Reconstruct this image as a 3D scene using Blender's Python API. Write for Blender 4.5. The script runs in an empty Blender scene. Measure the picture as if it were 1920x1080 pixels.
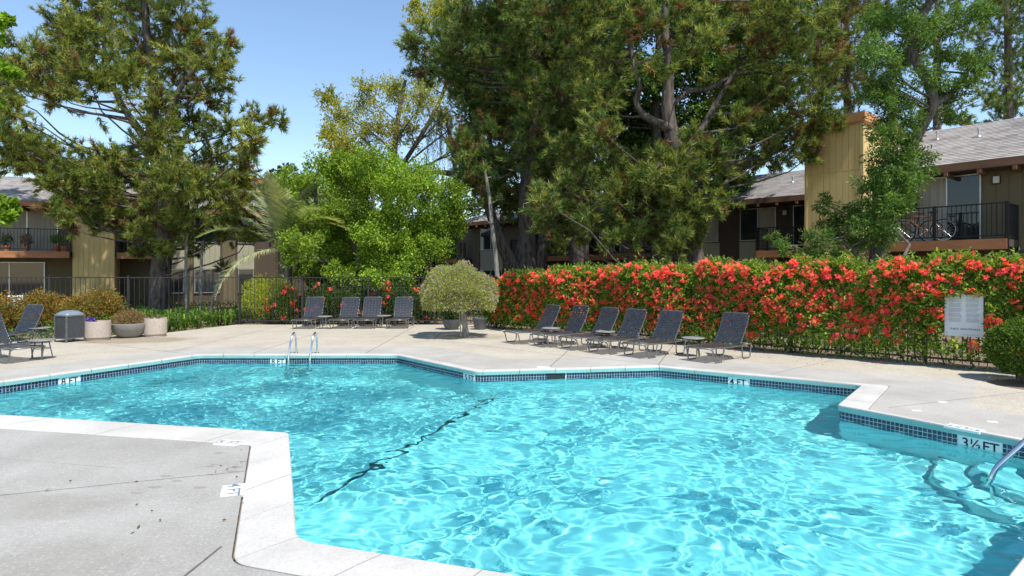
import bpy, bmesh, math, random
import numpy as np
from mathutils import Vector, Matrix
from math import pi, sin, cos, radians, atan2, sqrt, hypot

random.seed(7)
RNG = np.random.default_rng(11)
scene = bpy.context.scene
COL = scene.collection

# ------------------------------------------------------------------ camera, sky, sun, exposure
FPX, EYE, HOR = 1120.0, 1.65, 511.0            # focal length in photo pixels, eye height, horizon row
cam = bpy.data.cameras.new('camera'); cam.sensor_width = 36.0; cam.lens = FPX / 1920 * 36
cam.shift_y = -(540 - HOR) / 1920; cam.clip_start = 0.05; cam.clip_end = 2000
cam_ob = bpy.data.objects.new('camera', cam); COL.objects.link(cam_ob)
cam_ob.location = (0, 0, EYE); cam_ob.rotation_euler = (radians(90), 0, 0)
scene.camera = cam_ob

SUN_EL = radians(62); SUN_H = Vector((0.58, -0.815)).normalized()
world = bpy.data.worlds.new('World'); scene.world = world; world.use_nodes = True
wn = world.node_tree.nodes; wl = world.node_tree.links
bg = wn['Background']; sky = wn.new('ShaderNodeTexSky'); sky.sky_type = 'NISHITA'; sky.sun_disc = False
sky.sun_elevation = SUN_EL; sky.sun_rotation = atan2(SUN_H.x, SUN_H.y)
sky.altitude = 0; sky.air_density = 1.15; sky.dust_density = 0.0; sky.ozone_density = 2.8
wl.new(sky.outputs[0], bg.inputs[0]); bg.inputs[1].default_value = 0.15
sun = bpy.data.lights.new('sun', 'SUN'); sun.energy = 4.6; sun.angle = radians(0.53); sun.color = (1.0, 0.955, 0.88)
sun_ob = bpy.data.objects.new('sun', sun); COL.objects.link(sun_ob)
to_sun = Vector((SUN_H.x * cos(SUN_EL), SUN_H.y * cos(SUN_EL), sin(SUN_EL)))
sun_ob.rotation_euler = (-to_sun).to_track_quat('-Z', 'Y').to_euler(); sun_ob.location = (10, -12, 30)
scene.view_settings.view_transform = 'Standard'; scene.view_settings.look = 'None'
scene.view_settings.exposure = 0.5; scene.view_settings.gamma = 1.0
scene.cycles.use_denoising = True
scene.cycles.max_bounces = 7; scene.cycles.transparent_max_bounces = 4
scene.cycles.transmission_bounces = 6; scene.cycles.diffuse_bounces = 3
scene.cycles.sample_clamp_indirect = 8.0

# ------------------------------------------------------------------ helpers
def G(px, py, z=0.0):
    """point of the level z that the photo shows at a pixel"""
    Y = FPX * (EYE - z) / (py - HOR); return Vector(((px - 960) * Y / FPX, Y, z))
def P(px, py, Y):
    """point at depth Y that the photo shows at a pixel"""
    return Vector(((px - 960) * Y / FPX, Y, EYE - (py - HOR) * Y / FPX))

def tag(o, label=None, cat=None, group=None, kind=None):
    if label: o['label'] = label
    if cat: o['category'] = cat
    if group: o['group'] = group
    if kind: o['kind'] = kind
    return o
def link(name, data, parent=None, loc=None, rot=None):
    o = bpy.data.objects.new(name, data); COL.objects.link(o)
    if parent is not None: o.parent = parent
    if loc is not None: o.location = loc
    if rot is not None: o.rotation_euler = rot
    return o
def empty(name, loc=(0, 0, 0), rz=0.0, parent=None):
    o = link(name, None, parent, loc, (0, 0, rz)); o.empty_display_size = 0.2; return o
def copy_tree(o, parent=None):
    c = o.copy(); COL.objects.link(c); c.parent = parent
    for ch in list(o.children): copy_tree(ch, c)
    return c
def mesh_np(name, V, F, mat, col=None, smooth=False):
    V = np.asarray(V, np.float32); F = np.asarray(F, np.int32)
    me = bpy.data.meshes.new(name); k = F.shape[1]
    me.vertices.add(len(V)); me.vertices.foreach_set('co', V.ravel())
    me.loops.add(F.size); me.loops.foreach_set('vertex_index', F.ravel())
    me.polygons.add(len(F)); me.polygons.foreach_set('loop_start', np.arange(0, F.size, k, dtype=np.int32))
    if col is not None:
        a = me.attributes.new('tint', 'FLOAT_COLOR', 'POINT')
        c = np.ones((len(V), 4), np.float32); c[:, :3] = col; a.data.foreach_set('color', c.ravel())
    me.update(calc_edges=True); me.validate()
    if smooth: me.polygons.foreach_set('use_smooth', np.ones(len(F), bool))
    if mat: me.materials.append(mat)
    return me

class MB:
    """collects boxes, tubes, lathes and prisms into one mesh"""
    def __init__(s): s.v = []; s.f = []; s.m = []; s.sm = []
    def add(s, vs, fs, mi=0, smooth=False):
        b = len(s.v); s.v += [tuple(v) for v in vs]
        for f in fs: s.f.append(tuple(b + i for i in f)); s.m.append(mi); s.sm.append(smooth)
        return s
    def box(s, x0, x1, y0, y1, z0, z1, mi=0, M=None):
        vs = [Vector(p) for p in ((x0,y0,z0),(x1,y0,z0),(x1,y1,z0),(x0,y1,z0),(x0,y0,z1),(x1,y0,z1),(x1,y1,z1),(x0,y1,z1))]
        if M is not None: vs = [M @ v for v in vs]
        return s.add(vs, ((3,2,1,0),(4,5,6,7),(0,1,5,4),(1,2,6,5),(2,3,7,6),(3,0,4,7)), mi)
    def bar(s, a, b, w, h, mi=0):
        a, b = Vector(a), Vector(b); d = (b - a); L = d.length
        M = Matrix.Translation(a) @ d.to_track_quat('X', 'Z').to_matrix().to_4x4()
        return s.box(0, L, -w/2, w/2, -h/2, h/2, mi, M)
    def tube(s, pts, r, n=8, mi=0, cap=True, closed=False):
        pts = [Vector(p) for p in pts]; m = len(pts)
        rs = [r] * m if not hasattr(r, '__len__') else list(r)
        vs = []; fs = []; up = None
        for i, p in enumerate(pts):
            if closed: t = pts[(i+1) % m] - pts[i-1]
            else: t = pts[min(i+1, m-1)] - pts[max(i-1, 0)]
            t = t.normalized() if t.length > 1e-9 else Vector((0,0,1))
            if up is None: up = Vector((0,0,1)) if abs(t.z) < .9 else Vector((1,0,0))
            u = (up - t * up.dot(t))
            u = u.normalized() if u.length > 1e-6 else t.orthogonal().normalized()
            w = t.cross(u); up = u
            for k in range(n):
                a = 2*pi*k/n; vs.append(p + (u*cos(a) + w*sin(a)) * rs[i])
        R = m if closed else m-1
        for i in range(R):
            j = (i+1) % m
            for k in range(n):
                k2 = (k+1) % n; fs.append((i*n+k, i*n+k2, j*n+k2, j*n+k))
        if cap and not closed: fs += [tuple(reversed(range(n))), tuple(range((m-1)*n, m*n))]
        return s.add(vs, fs, mi, True)
    def lathe(s, prof, n=24, mi=0, c=(0,0,0), sx=1, sy=1):
        vs = []; fs = []; m = len(prof)
        for r, z in prof:
            for k in range(n):
                a = 2*pi*k/n; vs.append((c[0]+r*cos(a)*sx, c[1]+r*sin(a)*sy, c[2]+z))
        for i in range(m-1):
            for k in range(n):
                k2 = (k+1) % n; fs.append((i*n+k, i*n+k2, (i+1)*n+k2, (i+1)*n+k))
        fs += [tuple(reversed(range(n))), tuple(range((m-1)*n, m*n))]
        return s.add(vs, fs, mi, True)
    def mesh(s, name, mats):
        me = bpy.data.meshes.new(name); me.from_pydata(s.v, [], s.f)
        for m in (mats if isinstance(mats, (list, tuple)) else [mats]): me.materials.append(m)
        me.polygons.foreach_set('material_index', s.m); me.polygons.foreach_set('use_smooth', s.sm); me.update()
        return me
    def build(s, name, mats, parent=None, loc=None, rot=None, sharp=40):
        me = s.mesh(name, mats)
        if any(s.sm): me.set_sharp_from_angle(angle=radians(sharp))
        return link(name, me, parent, loc, rot)

def smooth_path(pts, n=6):
    pts = [Vector(p) for p in pts]; out = []
    for i in range(len(pts)-1):
        p0 = pts[max(i-1,0)]; p1 = pts[i]; p2 = pts[i+1]; p3 = pts[min(i+2, len(pts)-1)]
        for k in range(n):
            t = k/n; out.append(0.5*((2*p1) + (p2-p0)*t + (2*p0-5*p1+4*p2-p3)*t*t + (3*p1-p0-3*p2+p3)*t**3))
    out.append(pts[-1]); return out

_fontcache = {}
def text_mesh(txt, size, mat, depth=0.001):
    c = bpy.data.curves.new('lettering', 'FONT'); c.body = txt; c.size = size; c.extrude = depth
    c.align_x = 'CENTER'; c.align_y = 'CENTER'; c.offset = 0.0012 * size / 0.1
    o = bpy.data.objects.new('lettering', c); COL.objects.link(o)
    dg = bpy.context.evaluated_depsgraph_get(); me = bpy.data.meshes.new_from_object(o.evaluated_get(dg))
    bpy.data.objects.remove(o); bpy.data.curves.remove(c)
    me.name = 'lettering'; me.materials.clear(); me.materials.append(mat); return me

# ------------------------------------------------------------------ materials
def node_mat(name):
    m = bpy.data.materials.new(name); m.use_nodes = True
    return m, m.node_tree.nodes, m.node_tree.links, m.node_tree.nodes['Principled BSDF']
def plain(name, col, rough=0.6, metal=0.0, spec=0.4, var=0.12, scale=6.0, bump=0.0, bscale=60.0, stretch=None):
    """a surface with uneven colour, gloss and a little relief"""
    m, N, L, b = node_mat(name)
    tc = N.new('ShaderNodeTexCoord'); vec = tc.outputs['Object']
    if stretch:
        mp = N.new('ShaderNodeMapping'); mp.inputs['Scale'].default_value = stretch
        L.new(vec, mp.inputs[0]); vec = mp.outputs[0]
    n = N.new('ShaderNodeTexNoise'); n.inputs['Scale'].default_value = scale; n.inputs['Detail'].default_value = 6
    L.new(vec, n.inputs['Vector'])
    r = N.new('ShaderNodeMapRange'); r.inputs[1].default_value = 0.25; r.inputs[2].default_value = 0.75
    r.inputs[3].default_value = 1 - var; r.inputs[4].default_value = 1 + var; L.new(n.outputs[0], r.inputs[0])
    mx = N.new('ShaderNodeMix'); mx.data_type = 'RGBA'; mx.blend_type = 'MULTIPLY'; mx.inputs[0].default_value = 1
    mx.inputs[6].default_value = (*col, 1); L.new(r.outputs[0], mx.inputs[7]); L.new(mx.outputs[2], b.inputs['Base Color'])
    b.inputs['Roughness'].default_value = rough; b.inputs['Metallic'].default_value = metal
    b.inputs['Specular IOR Level'].default_value = spec
    if bump:
        n2 = N.new('ShaderNodeTexNoise'); n2.inputs['Scale'].default_value = bscale; n2.inputs['Detail'].default_value = 4
        L.new(vec, n2.inputs['Vector'])
        bp = N.new('ShaderNodeBump'); bp.inputs['Strength'].default_value = bump; bp.inputs['Distance'].default_value = 0.01
        L.new(n2.outputs[0], bp.inputs['Height']); L.new(bp.outputs[0], b.inputs['Normal'])
    return m

def concrete(name, c0, c1, speck=0.0, speck_cols=((.2,.16,.12),(.75,.7,.62)), big=0.35, stain=None):
    m, N, L, b = node_mat(name)
    tc = N.new('ShaderNodeTexCoord'); geo = N.new('ShaderNodeNewGeometry'); vec = geo.outputs['Position']
    def noise(sc, det=6, rough=.6):
        n = N.new('ShaderNodeTexNoise'); n.inputs['Scale'].default_value = sc; n.inputs['Detail'].default_value = det
        n.inputs['Roughness'].default_value = rough; L.new(vec, n.inputs['Vector']); return n.outputs[0]
    def ramp(x, a, bb):
        r = N.new('ShaderNodeMapRange'); r.inputs[1].default_value = a; r.inputs[2].default_value = bb; L.new(x, r.inputs[0]); return r.outputs[0]
    def mix(f, a, bb, mode='MIX'):
        x = N.new('ShaderNodeMix'); x.data_type = 'RGBA'; x.blend_type = mode
        for s, v in ((0, f), (6, a), (7, bb)):
            if hasattr(v, 'is_linked'): L.new(v, x.inputs[s])
            elif s == 0: x.inputs[0].default_value = v
            else: x.inputs[s].default_value = (*v, 1)
        return x.outputs[2]
    c = mix(ramp(noise(1.3, 8, .65), .3, .7), c0, c1)
    c = mix(ramp(noise(.35, 4), .35, .7), c, mix(1.0, c, (1-big*.5, 1-big*.52, 1-big*.55), 'MULTIPLY'))
    c = mix(ramp(noise(55, 3, .7), .52, .8), c, mix(1.0, c, (.72, .70, .67), 'MULTIPLY'))
    if speck:
        v = N.new('ShaderNodeTexVoronoi'); v.inputs['Scale'].default_value = 85; L.new(vec, v.inputs['Vector'])
        sep = N.new('ShaderNodeSeparateColor'); L.new(v.outputs['Color'], sep.inputs[0])
        sc = mix(sep.outputs[0], speck_cols[0], speck_cols[1])
        f = N.new('ShaderNodeMath'); f.operation = 'MULTIPLY'; L.new(ramp(sep.outputs[1], .45, .9), f.inputs[0]); f.inputs[1].default_value = speck
        c = mix(f.outputs[0], c, sc)
    if stain:
        for (sx, sy, rx, ry, colr, st) in stain:
            mp = N.new('ShaderNodeMapping'); mp.inputs['Location'].default_value = (-sx/rx, -sy/ry, 0); mp.inputs['Scale'].default_value = (1/rx, 1/ry, 0)
            L.new(vec, mp.inputs[0])
            nn = N.new('ShaderNodeTexNoise'); nn.inputs['Scale'].default_value = 1.6; nn.inputs['Detail'].default_value = 5; L.new(mp.outputs[0], nn.inputs['Vector'])
            ad = N.new('ShaderNodeVectorMath'); ad.operation = 'MULTIPLY_ADD'; L.new(nn.outputs['Color'], ad.inputs[0]); ad.inputs[1].default_value = (1.1, 1.1, 0); L.new(mp.outputs[0], ad.inputs[2])
            sb = N.new('ShaderNodeVectorMath'); sb.operation = 'SUBTRACT'; L.new(ad.outputs[0], sb.inputs[0]); sb.inputs[1].default_value = (.55, .55, 0)
            ln = N.new('ShaderNodeVectorMath'); ln.operation = 'LENGTH'; L.new(sb.outputs[0], ln.inputs[0])
            mr = N.new('ShaderNodeMapRange'); mr.inputs[1].default_value = 1.05; mr.inputs[2].default_value = .75; mr.inputs[4].default_value = st; L.new(ln.outputs['Value'], mr.inputs[0])
            c = mix(mr.outputs[0], c, mix(1.0, c, colr, 'MULTIPLY'))
    L.new(c, b.inputs['Base Color']); b.inputs['Roughness'].default_value = .85; b.inputs['Specular IOR Level'].default_value = .3
    bp = N.new('ShaderNodeBump'); bp.inputs['Strength'].default_value = .35; bp.inputs['Distance'].default_value = .006
    L.new(noise(70, 5, .7), bp.inputs['Height']); L.new(bp.outputs[0], b.inputs['Normal'])
    return m

def foliage_mat(name, trans=0.35, rough=0.5, spec=0.35):
    m, N, L, b = node_mat(name)
    at = N.new('ShaderNodeAttribute'); at.attribute_name = 'tint'
    L.new(at.outputs['Color'], b.inputs['Base Color']); b.inputs['Roughness'].default_value = rough
    b.inputs['Specular IOR Level'].default_value = spec
    tr = N.new('ShaderNodeBsdfTranslucent'); hs = N.new('ShaderNodeMix'); hs.data_type = 'RGBA'; hs.blend_type = 'MULTIPLY'; hs.inputs[0].default_value = 1
    L.new(at.outputs['Color'], hs.inputs[6]); hs.inputs[7].default_value = (1.45, 1.5, .5, 1); L.new(hs.outputs[2], tr.inputs[0])
    mx = N.new('ShaderNodeMixShader'); mx.inputs[0].default_value = trans
    L.new(b.outputs[0], mx.inputs[1]); L.new(tr.outputs[0], mx.inputs[2]); L.new(mx.outputs[0], N['Material Output'].inputs[0])
    return m

M = {}
M['leaf'] = foliage_mat('leaf', .36, .5, .22); M['needle'] = foliage_mat('needle', .25, .55, .12); M['petal'] = foliage_mat('petal', .42, .6, .1)
M['aggregate'] = concrete('exposed_aggregate', (.36,.32,.25), (.45,.405,.325), .5, big=.25,
                          stain=[(-9.2, 14.6, 1.5, .75, (.62,.53,.43), .75), (-1.0, 15.4, 1.0, .7, (.72,.7,.66), .6)])
M['smooth_concrete'] = concrete('smooth_concrete', (.33,.312,.278), (.43,.41,.372), .16, big=.34)
_r = random.Random(3)
M['grey_concrete'] = concrete('grey_concrete', (.29,.276,.25), (.375,.36,.33), .26, ((.2,.18,.16),(.6,.58,.54)), big=.42,
    stain=[(-2.28 - abs(_r.gauss(0,.28)) , 5.15 + _r.gauss(0,.28), _r.uniform(.03,.07), _r.uniform(.012,.03), (.74,.72,.70), .8) for _ in range(16)] + [(-3.6,4.2,.9,.3,(.86,.85,.83),.8),(-2.6,3.0,.5,.8,(.88,.87,.85),.8)])
M['white_paint'] = concrete('white_paint', (.44,.42,.385), (.59,.566,.53), .16, ((.34,.3,.26),(.7,.68,.64)), big=.4)
M['teal_paint'] = plain('teal_paint', (.24,.47,.43), .55, var=.12, scale=3)
M['plaster'] = plain('plaster', (.62,.85,.86), .7, var=.06, scale=1.5)
M['grout'] = plain('grout', (.70,.72,.70), .7, var=.1, scale=20)
M['black_paint'] = plain('black_paint', (.02,.022,.028), .5, var=.1)
M['steel'] = plain('steel', (.72,.72,.71), .16, 1.0, .5, .06, 8)
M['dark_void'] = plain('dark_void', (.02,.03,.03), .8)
M['soil'] = concrete('soil', (.16,.11,.075), (.25,.18,.125), .5, ((.07,.05,.035),(.4,.32,.24)), big=.5)
# ------------------------------------------------------------------ pool outline (metres, camera at the origin)
V2 = lambda *a: np.array(a, float)
OUT = [V2(-8.47,7.45), V2(-7.73,9.01), V2(-6.27,12.0), V2(-2.30,12.0), V2(-.60,9.99), V2(2.58,10.5), V2(5.15,8.76),
       V2(4.06,7.42), V2(5.34,5.37), V2(1.96,2.63), V2(-1.34,3.67), V2(-2.31,6.14)]   # clockwise from the left end
EW = [.12,.12,.12,.12,.13,.13,.31,.075,.30,.34,.33,.46]                                # coping width along each edge
FR = [.15,.3,.15,.15,.18,.2,.10,.10,.15,.2,.30,.13]                                    # corner radii
NV = len(OUT); WATER = -0.165
def left_n(a, b):
    d = (b - a) / np.linalg.norm(b - a); return V2(-d[1], d[0])                        # outside of a clockwise loop
def offset_poly(widths):
    res = []
    for i in range(NV):
        a, v, b = OUT[i-1], OUT[i], OUT[(i+1) % NV]
        if i == 1: a = OUT[0]
        n0, n1 = left_n(a, v), left_n(v, b); w0, w1 = widths[i-1], widths[i]
        A = np.array([n0, n1]); det = np.linalg.det(A)
        if abs(det) < .08: res.append(v + (n0 + n1) / 2 * (w0 + w1) / 2)
        else: res.append(np.linalg.solve(A, V2(n0 @ v + w0, n1 @ v + w1)))
    return res
def rounded(poly, radii, K=7, M=10):
    pts = []; eid = []
    arcs = []
    for i in range(NV):
        a, v, b = poly[i-1], poly[i], poly[(i+1) % NV]
        d0 = (a - v) / np.linalg.norm(a - v); d1 = (b - v) / np.linalg.norm(b - v)
        th = math.acos(max(-1, min(1, float(d0 @ d1)))); t = min(radii[i] / max(math.tan(th/2), .2), .4*np.linalg.norm(b-v), .4*np.linalg.norm(a-v))
        p, q = v + d0*t, v + d1*t
        arcs.append([(1-u)**2*p + 2*u*(1-u)*v + u*u*q for u in np.linspace(0, 1, K)])
    for i in range(NV):
        pts += arcs[i]; eid += [i]*K
        p, q = arcs[i][-1], arcs[(i+1) % NV][0]
        for u in np.linspace(0, 1, M+2)[1:-1]: pts.append(p + (q-p)*u); eid.append(i)
    return np.array(pts), eid
IN_PTS, IN_ID = rounded(OUT, FR, M=30)
CO_PTS, _ = rounded(offset_poly(EW), [max(.03, r*.8) for r in FR], M=30)
GAP_PTS, _ = rounded(offset_poly([w + .012 for w in EW]), [max(.03, r*.8) for r in FR], M=4)
NP_ = len(IN_PTS)
BAND = offset_poly([1.28]*NV)

def in_poly(P_, poly):
    x, y = P_[:, 0], P_[:, 1]; r = np.zeros(len(P_), bool); n = len(poly)
    for i in range(n):
        x0, y0 = poly[i-1][:2]; x1, y1 = poly[i][:2]
        c = ((y0 > y) != (y1 > y)) & (x < (x1-x0)*(y-y0)/((y1-y0) + 1e-12) + x0); r ^= c
    return r
def fill_bm(loops, z=0.0):
    bm = bmesh.new(); edges = []
    for lp in loops:
        vs = [bm.verts.new((p[0], p[1], z)) for p in lp]
        edges += [bm.edges.new((vs[i], vs[(i+1) % len(vs)])) for i in range(len(vs))]
    bmesh.ops.triangle_fill(bm, edges=edges, use_beauty=True)
    bmesh.ops.recalc_face_normals(bm, faces=bm.faces)
    if bm.faces and sum(f.normal.z for f in bm.faces) < 0: bmesh.ops.reverse_faces(bm, faces=bm.faces)
    return bm
def bis(bm, co, no):
    bmesh.ops.bisect_plane(bm, geom=bm.verts[:] + bm.edges[:] + bm.faces[:], dist=1e-5, plane_co=co, plane_no=no)

# ------------------------------------------------------------------ ground
gb = fill_bm([[(-400,-60),(400,-60),(400,700),(-400,700)], [tuple(p) for p in offset_poly([.2]*NV)]], -.045)
me = bpy.data.meshes.new('ground'); gb.to_mesh(me); gb.free(); me.materials.append(M['soil'])
tag(link('ground', me), 'brown soil and leaf litter under the planting', kind='structure')

# ------------------------------------------------------------------ deck slabs with recessed joints
FN0, FND = V2(5.8, 12.3), V2(2.37, -2.15) / hypot(2.37, 2.15)          # hedge fence line
hl = lambda t: FN0 + FND * t
deck_loop = [(-17,-4),(16,-4), tuple(hl(9.5)), tuple(hl(-8.55)), (-.7,18.95), (-8.76,18.95), (-9.5,16.35), (-12.3,14.3), (-17,13.2)]
bed = [(7.95 + .85*cos(a)*(1.0 if cos(a) < 0 else 1.5), 8.75 + .75*sin(a)) for a in np.linspace(0, 2*pi, 21)[:-1]]
JOINTS = [((-5.3,12.1),(-5.32,19)), ((-2.99,12.1),(-3.0,19)), ((-7.1,12.5),(-7.2,19)), ((-1.95,14.7),(.9,12.0)), ((-1.95,14.7),(-1.95,19)), ((-5.3,15.4),(-1.95,15.42)),
          ((.6,10.2),(1.2,12.7)), ((2.55,10.5),(3.6,13.4)), ((4.2,9.7),(6.2,11.4)), ((-11.5,15.1),(-6.4,12.0)), ((-10.5,10.2),(-7.15,13.9)),
          ((-17,.0),(-2.1,5.0)), ((4.6,7.3),(9.5,9.2)), ((-2.4,-4),(-1.75,3.6)), ((-17,6.0),(-7.5,3.2)), ((5.4,5.3),(12,5.9)), ((.9,12.0),(2.9,10.6)), ((-8.3,7.42),(-17,8.6))]
deck = tag(empty('pool_deck'), 'concrete pool deck of tan aggregate and smooth grey slabs', kind='structure')
def deck_part(loops, mats, z):
    bm = fill_bm(loops, z)
    for a, b in JOINTS:
        a, b = V2(*a), V2(*b); d = (b-a)/np.linalg.norm(b-a); n = V2(-d[1], d[0]); w = .009
        for co, no in ((a + n*w, n), (a - n*w, n), (a, d), (b, d)): bis(bm, (co[0], co[1], 0), (no[0], no[1], 0))
        kill = []
        for f in bm.faces:
            c = f.calc_center_median(); q = V2(c.x, c.y) - a
            if abs(q @ n) < w*.98 and 0 < q @ d < np.linalg.norm(b-a): kill.append(f)
        bmesh.ops.delete(bm, geom=kill, context='FACES')
    bm.faces.ensure_lookup_table(); seen = set(); groups = []
    for f in bm.faces:
        if f.index in seen: continue
        st = [f]; seen.add(f.index); gr = []
        while st:
            g = st.pop(); gr.append(g)
            for e in g.edges:
                for h in e.link_faces:
                    if h.index not in seen: seen.add(h.index); st.append(h)
        groups.append(gr)
    for gr in groups:
        area = sum(f.calc_area() for f in gr)
        if area < .003: continue
        nb = bmesh.new(); mp = {}
        for f in gr:
            vs = []
            for v in f.verts:
                if v.index not in mp: mp[v.index] = nb.verts.new(v.co)
                vs.append(mp[v.index])
            try: nb.faces.new(vs)
            except ValueError: pass
        cx = sum(f.calc_center_median().x * f.calc_area() for f in gr)/area; cy = sum(f.calc_center_median().y * f.calc_area() for f in gr)/area
        bmesh.ops.dissolve_limit(nb, angle_limit=.01, verts=nb.verts, edges=nb.edges)
        top = nb.faces[:]
        ex = bmesh.ops.extrude_face_region(nb, geom=top)
        for v in [g for g in ex['geom'] if isinstance(g, bmesh.types.BMVert)]: v.co.z = z
        for v in {v for f in top for v in f.verts}: v.co.z = z - .10
        bmesh.ops.reverse_faces(nb, faces=[f for f in nb.faces if False])
        bmesh.ops.recalc_face_normals(nb, faces=nb.faces)
        me = bpy.data.meshes.new('slab'); nb.to_mesh(me); nb.free(); me.materials.append(mats(cx, cy))
        link('slab', me, deck)
    bm.free()
ring = [tuple(p) for p in BAND]
front = lambda x, y: (x < 3.0 and y < 6.6) or (x < -2 and y < 8.6)
deck_part([[tuple(p) for p in GAP_PTS], ring], lambda x, y: M['grey_concrete'] if front(x, y) else M['smooth_concrete'], 0.0)
deck_part([deck_loop, ring, bed], lambda x, y: M['grey_concrete'] if front(x, y) else M['aggregate'], -0.002)

# ------------------------------------------------------------------ pool shell
BRK0, BRK1 = V2(-.25, 10.0), V2(-1.98, 5.5); bd = (BRK1-BRK0)/np.linalg.norm(BRK1-BRK0); bn = V2(bd[1], -bd[0])   # bn points to the deep end
if bn[0] > 0: bn = -bn
def depth(x, y):
    s = (x - BRK0[0])*bn[0] + (y - BRK0[1])*bn[1]
    return np.where(s > 0, np.minimum(1.25 + .22*s, 1.7), 1.25 + .035*s)
fb = fill_bm([[tuple(p) for p in IN_PTS]])
for k in range(-18, 14):
    bis(fb, (k*.5, 0, 0), (1, 0, 0)); bis(fb, (0, k*.5 + 6, 0), (0, 1, 0))
bis(fb, (*BRK0, 0), (*bn, 0))
for v in fb.verts: v.co.z = -float(depth(v.co.x, v.co.y))
zb = -depth(IN_PTS[:, 0], IN_PTS[:, 1])
for i in range(NP_):
    j = (i+1) % NP_; a, b = IN_PTS[i], IN_PTS[j]
    fb.faces.new([fb.verts.new(c) for c in ((*a, zb[i]), (*b, zb[j]), (*b, -.06), (*a, -.06))])
me = bpy.data.meshes.new('pool_shell'); fb.to_mesh(me); fb.free(); me.materials.append(M['plaster'])
pool = tag(link('pool_shell', me), 'angular swimming pool basin in pale aqua plaster', kind='structure')

# coping stones: white top, teal face to the water
seg = np.linalg.norm(np.roll(IN_PTS, -1, 0) - IN_PTS, axis=1); cum = np.concatenate([[0], np.cumsum(seg)]); PER = cum[-1]
def at_len(pts, s):
    s = s % PER; i = min(int(np.searchsorted(cum, s, 'right')) - 1, NP_-1); u = (s - cum[i])/seg[i] if seg[i] > 0 else 0
    return pts[i]*(1-u) + pts[(i+1) % NP_]*u
nst = int(PER/.62)
for k in range(nst):
    s0, s1 = k*PER/nst + .004, (k+1)*PER/nst - .004
    ss = sorted({s0, s1} | {c for c in cum if s0 < c < s1}); dz = random.uniform(-.0015, .0015); vs = []; fs = []; mi = []
    prof = [(0, -.067), (0, -.014), (.004, -.004), (.014, .004), (.5, .0075), (.985, .004), (1, -.002), (1, -.067)]
    for s in ss:
        a, b = at_len(IN_PTS, s), at_len(CO_PTS, s); w = np.linalg.norm(b-a); d = (b-a)/max(w, 1e-6)
        a = a - d*.022; w = w + .022                                             # small overhang above the tiles
        for q, (u, z) in enumerate(prof):
            off = u if q < 4 else u*w
            if q in (2, 3): off = u
            vs.append((*(a + d*off), z + dz))
    n = len(prof)
    for i in range(len(ss)-1):
        for q in range(n):
            q2 = (q+1) % n; fs.append((i*n+q, i*n+q2, (i+1)*n+q2, (i+1)*n+q)); mi.append(1 if q in (0, 7) else 0)
    fs += [tuple(reversed(range(n))), tuple(range((len(ss)-1)*n, len(ss)*n))]; mi += [0, 0]
    me = bpy.data.meshes.new('coping_stone'); me.from_pydata(vs, [], fs); me.materials.append(M['white_paint']); me.materials.append(M['teal_paint'])
    me.polygons.foreach_set('material_index', mi)
    bm = bmesh.new(); bm.from_mesh(me); bmesh.ops.recalc_face_normals(bm, faces=bm.faces); bm.to_mesh(me); bm.free()
    link('coping_stone', me, pool)

# waterline tiles: the 300 that show largest one by one, the rest as one band
TILE = []
for q, c in enumerate(((.010,.022,.055),(.014,.035,.085),(.02,.04,.14),(.018,.03,.05))):
    TILE.append(plain('tile_glaze', c, .12, spec=.6, var=.3, scale=25))
def edge_pt(i, t): return OUT[i] + (OUT[(i+1) % NV] - OUT[i])*t
MARKS = [(1, .287, '8 FT'), (2, None, '8 FT'), (3, .93, '5 FT'), (5, .43, '4 FT'), (7, .61, '3½FT')]
mark_s = []
def s_of(p): return float(cum[int(np.argmin(np.linalg.norm(IN_PTS - p, axis=1)))])
def s_near(p):
    best = (9, 0)
    for s in np.arange(0, PER, .02):
        dd = np.linalg.norm(at_len(IN_PTS, s) - p)
        if dd < best[0]: best = (dd, s)
    return best[1]
for (i, t, txt) in MARKS:
    p = edge_pt(i, t) if t is not None else V2(-4.70, 12.0)
    mark_s.append((s_near(p), txt))
skim = s_near(edge_pt(4, .423))
PITCH = .0475; cand = []
nt = int(PER/PITCH)
for k in range(nt):
    s = (k+.5)*PER/nt
    if any(abs(s-ms) < (.20 if '½' in tx else .165) for ms, tx in mark_s) or abs(s-skim) < .16: continue
    p = at_len(IN_PTS, s); q0, q1 = at_len(IN_PTS, s-.02), at_len(IN_PTS, s+.02); t = (q1-q0)/np.linalg.norm(q1-q0); nin = V2(t[1], -t[0])
    facing = float(nin @ (-p)); dist = np.linalg.norm(p)
    for r in range(4): cand.append((facing <= 0, r == 3, dist, p, t, nin, r))
cand.sort(key=lambda c: c[:3])
tb = MB(); tb.box(-.0202, .0202, -.001, .005, -.0202, .0202)
tmesh = [tb.mesh('tile', m) for m in TILE]
band = MB()
for n, (fa, lo, di, p, t, nin, r) in enumerate(cand):
    z = -.092 - r*.0475; ang = atan2(t[1], t[0])
    ca = random.choice((0, 0, 1, 1, 2, 3))
    if n < 300:
        # local +y of the tile points into the pool
        o = link('tile', tmesh[ca], pool, (p[0], p[1], z), (random.uniform(-.02,.02), 0, ang + pi))
    else:
        Mx = Matrix.Translation((p[0], p[1], z)) @ Matrix.Rotation(ang + pi, 4, 'Z')
        band.box(-.0202, .0202, -.001, .005, -.0202, .0202, ca, Mx)
tag(band.build('tile_band', TILE, pool), kind='stuff')
gv = []; gf = []
for i in range(NP_):
    a, b = IN_PTS[i], IN_PTS[(i+1) % NP_]
gm = MB()
ginner = np.array([at_len(IN_PTS, s) for s in cum[:-1]])
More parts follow.
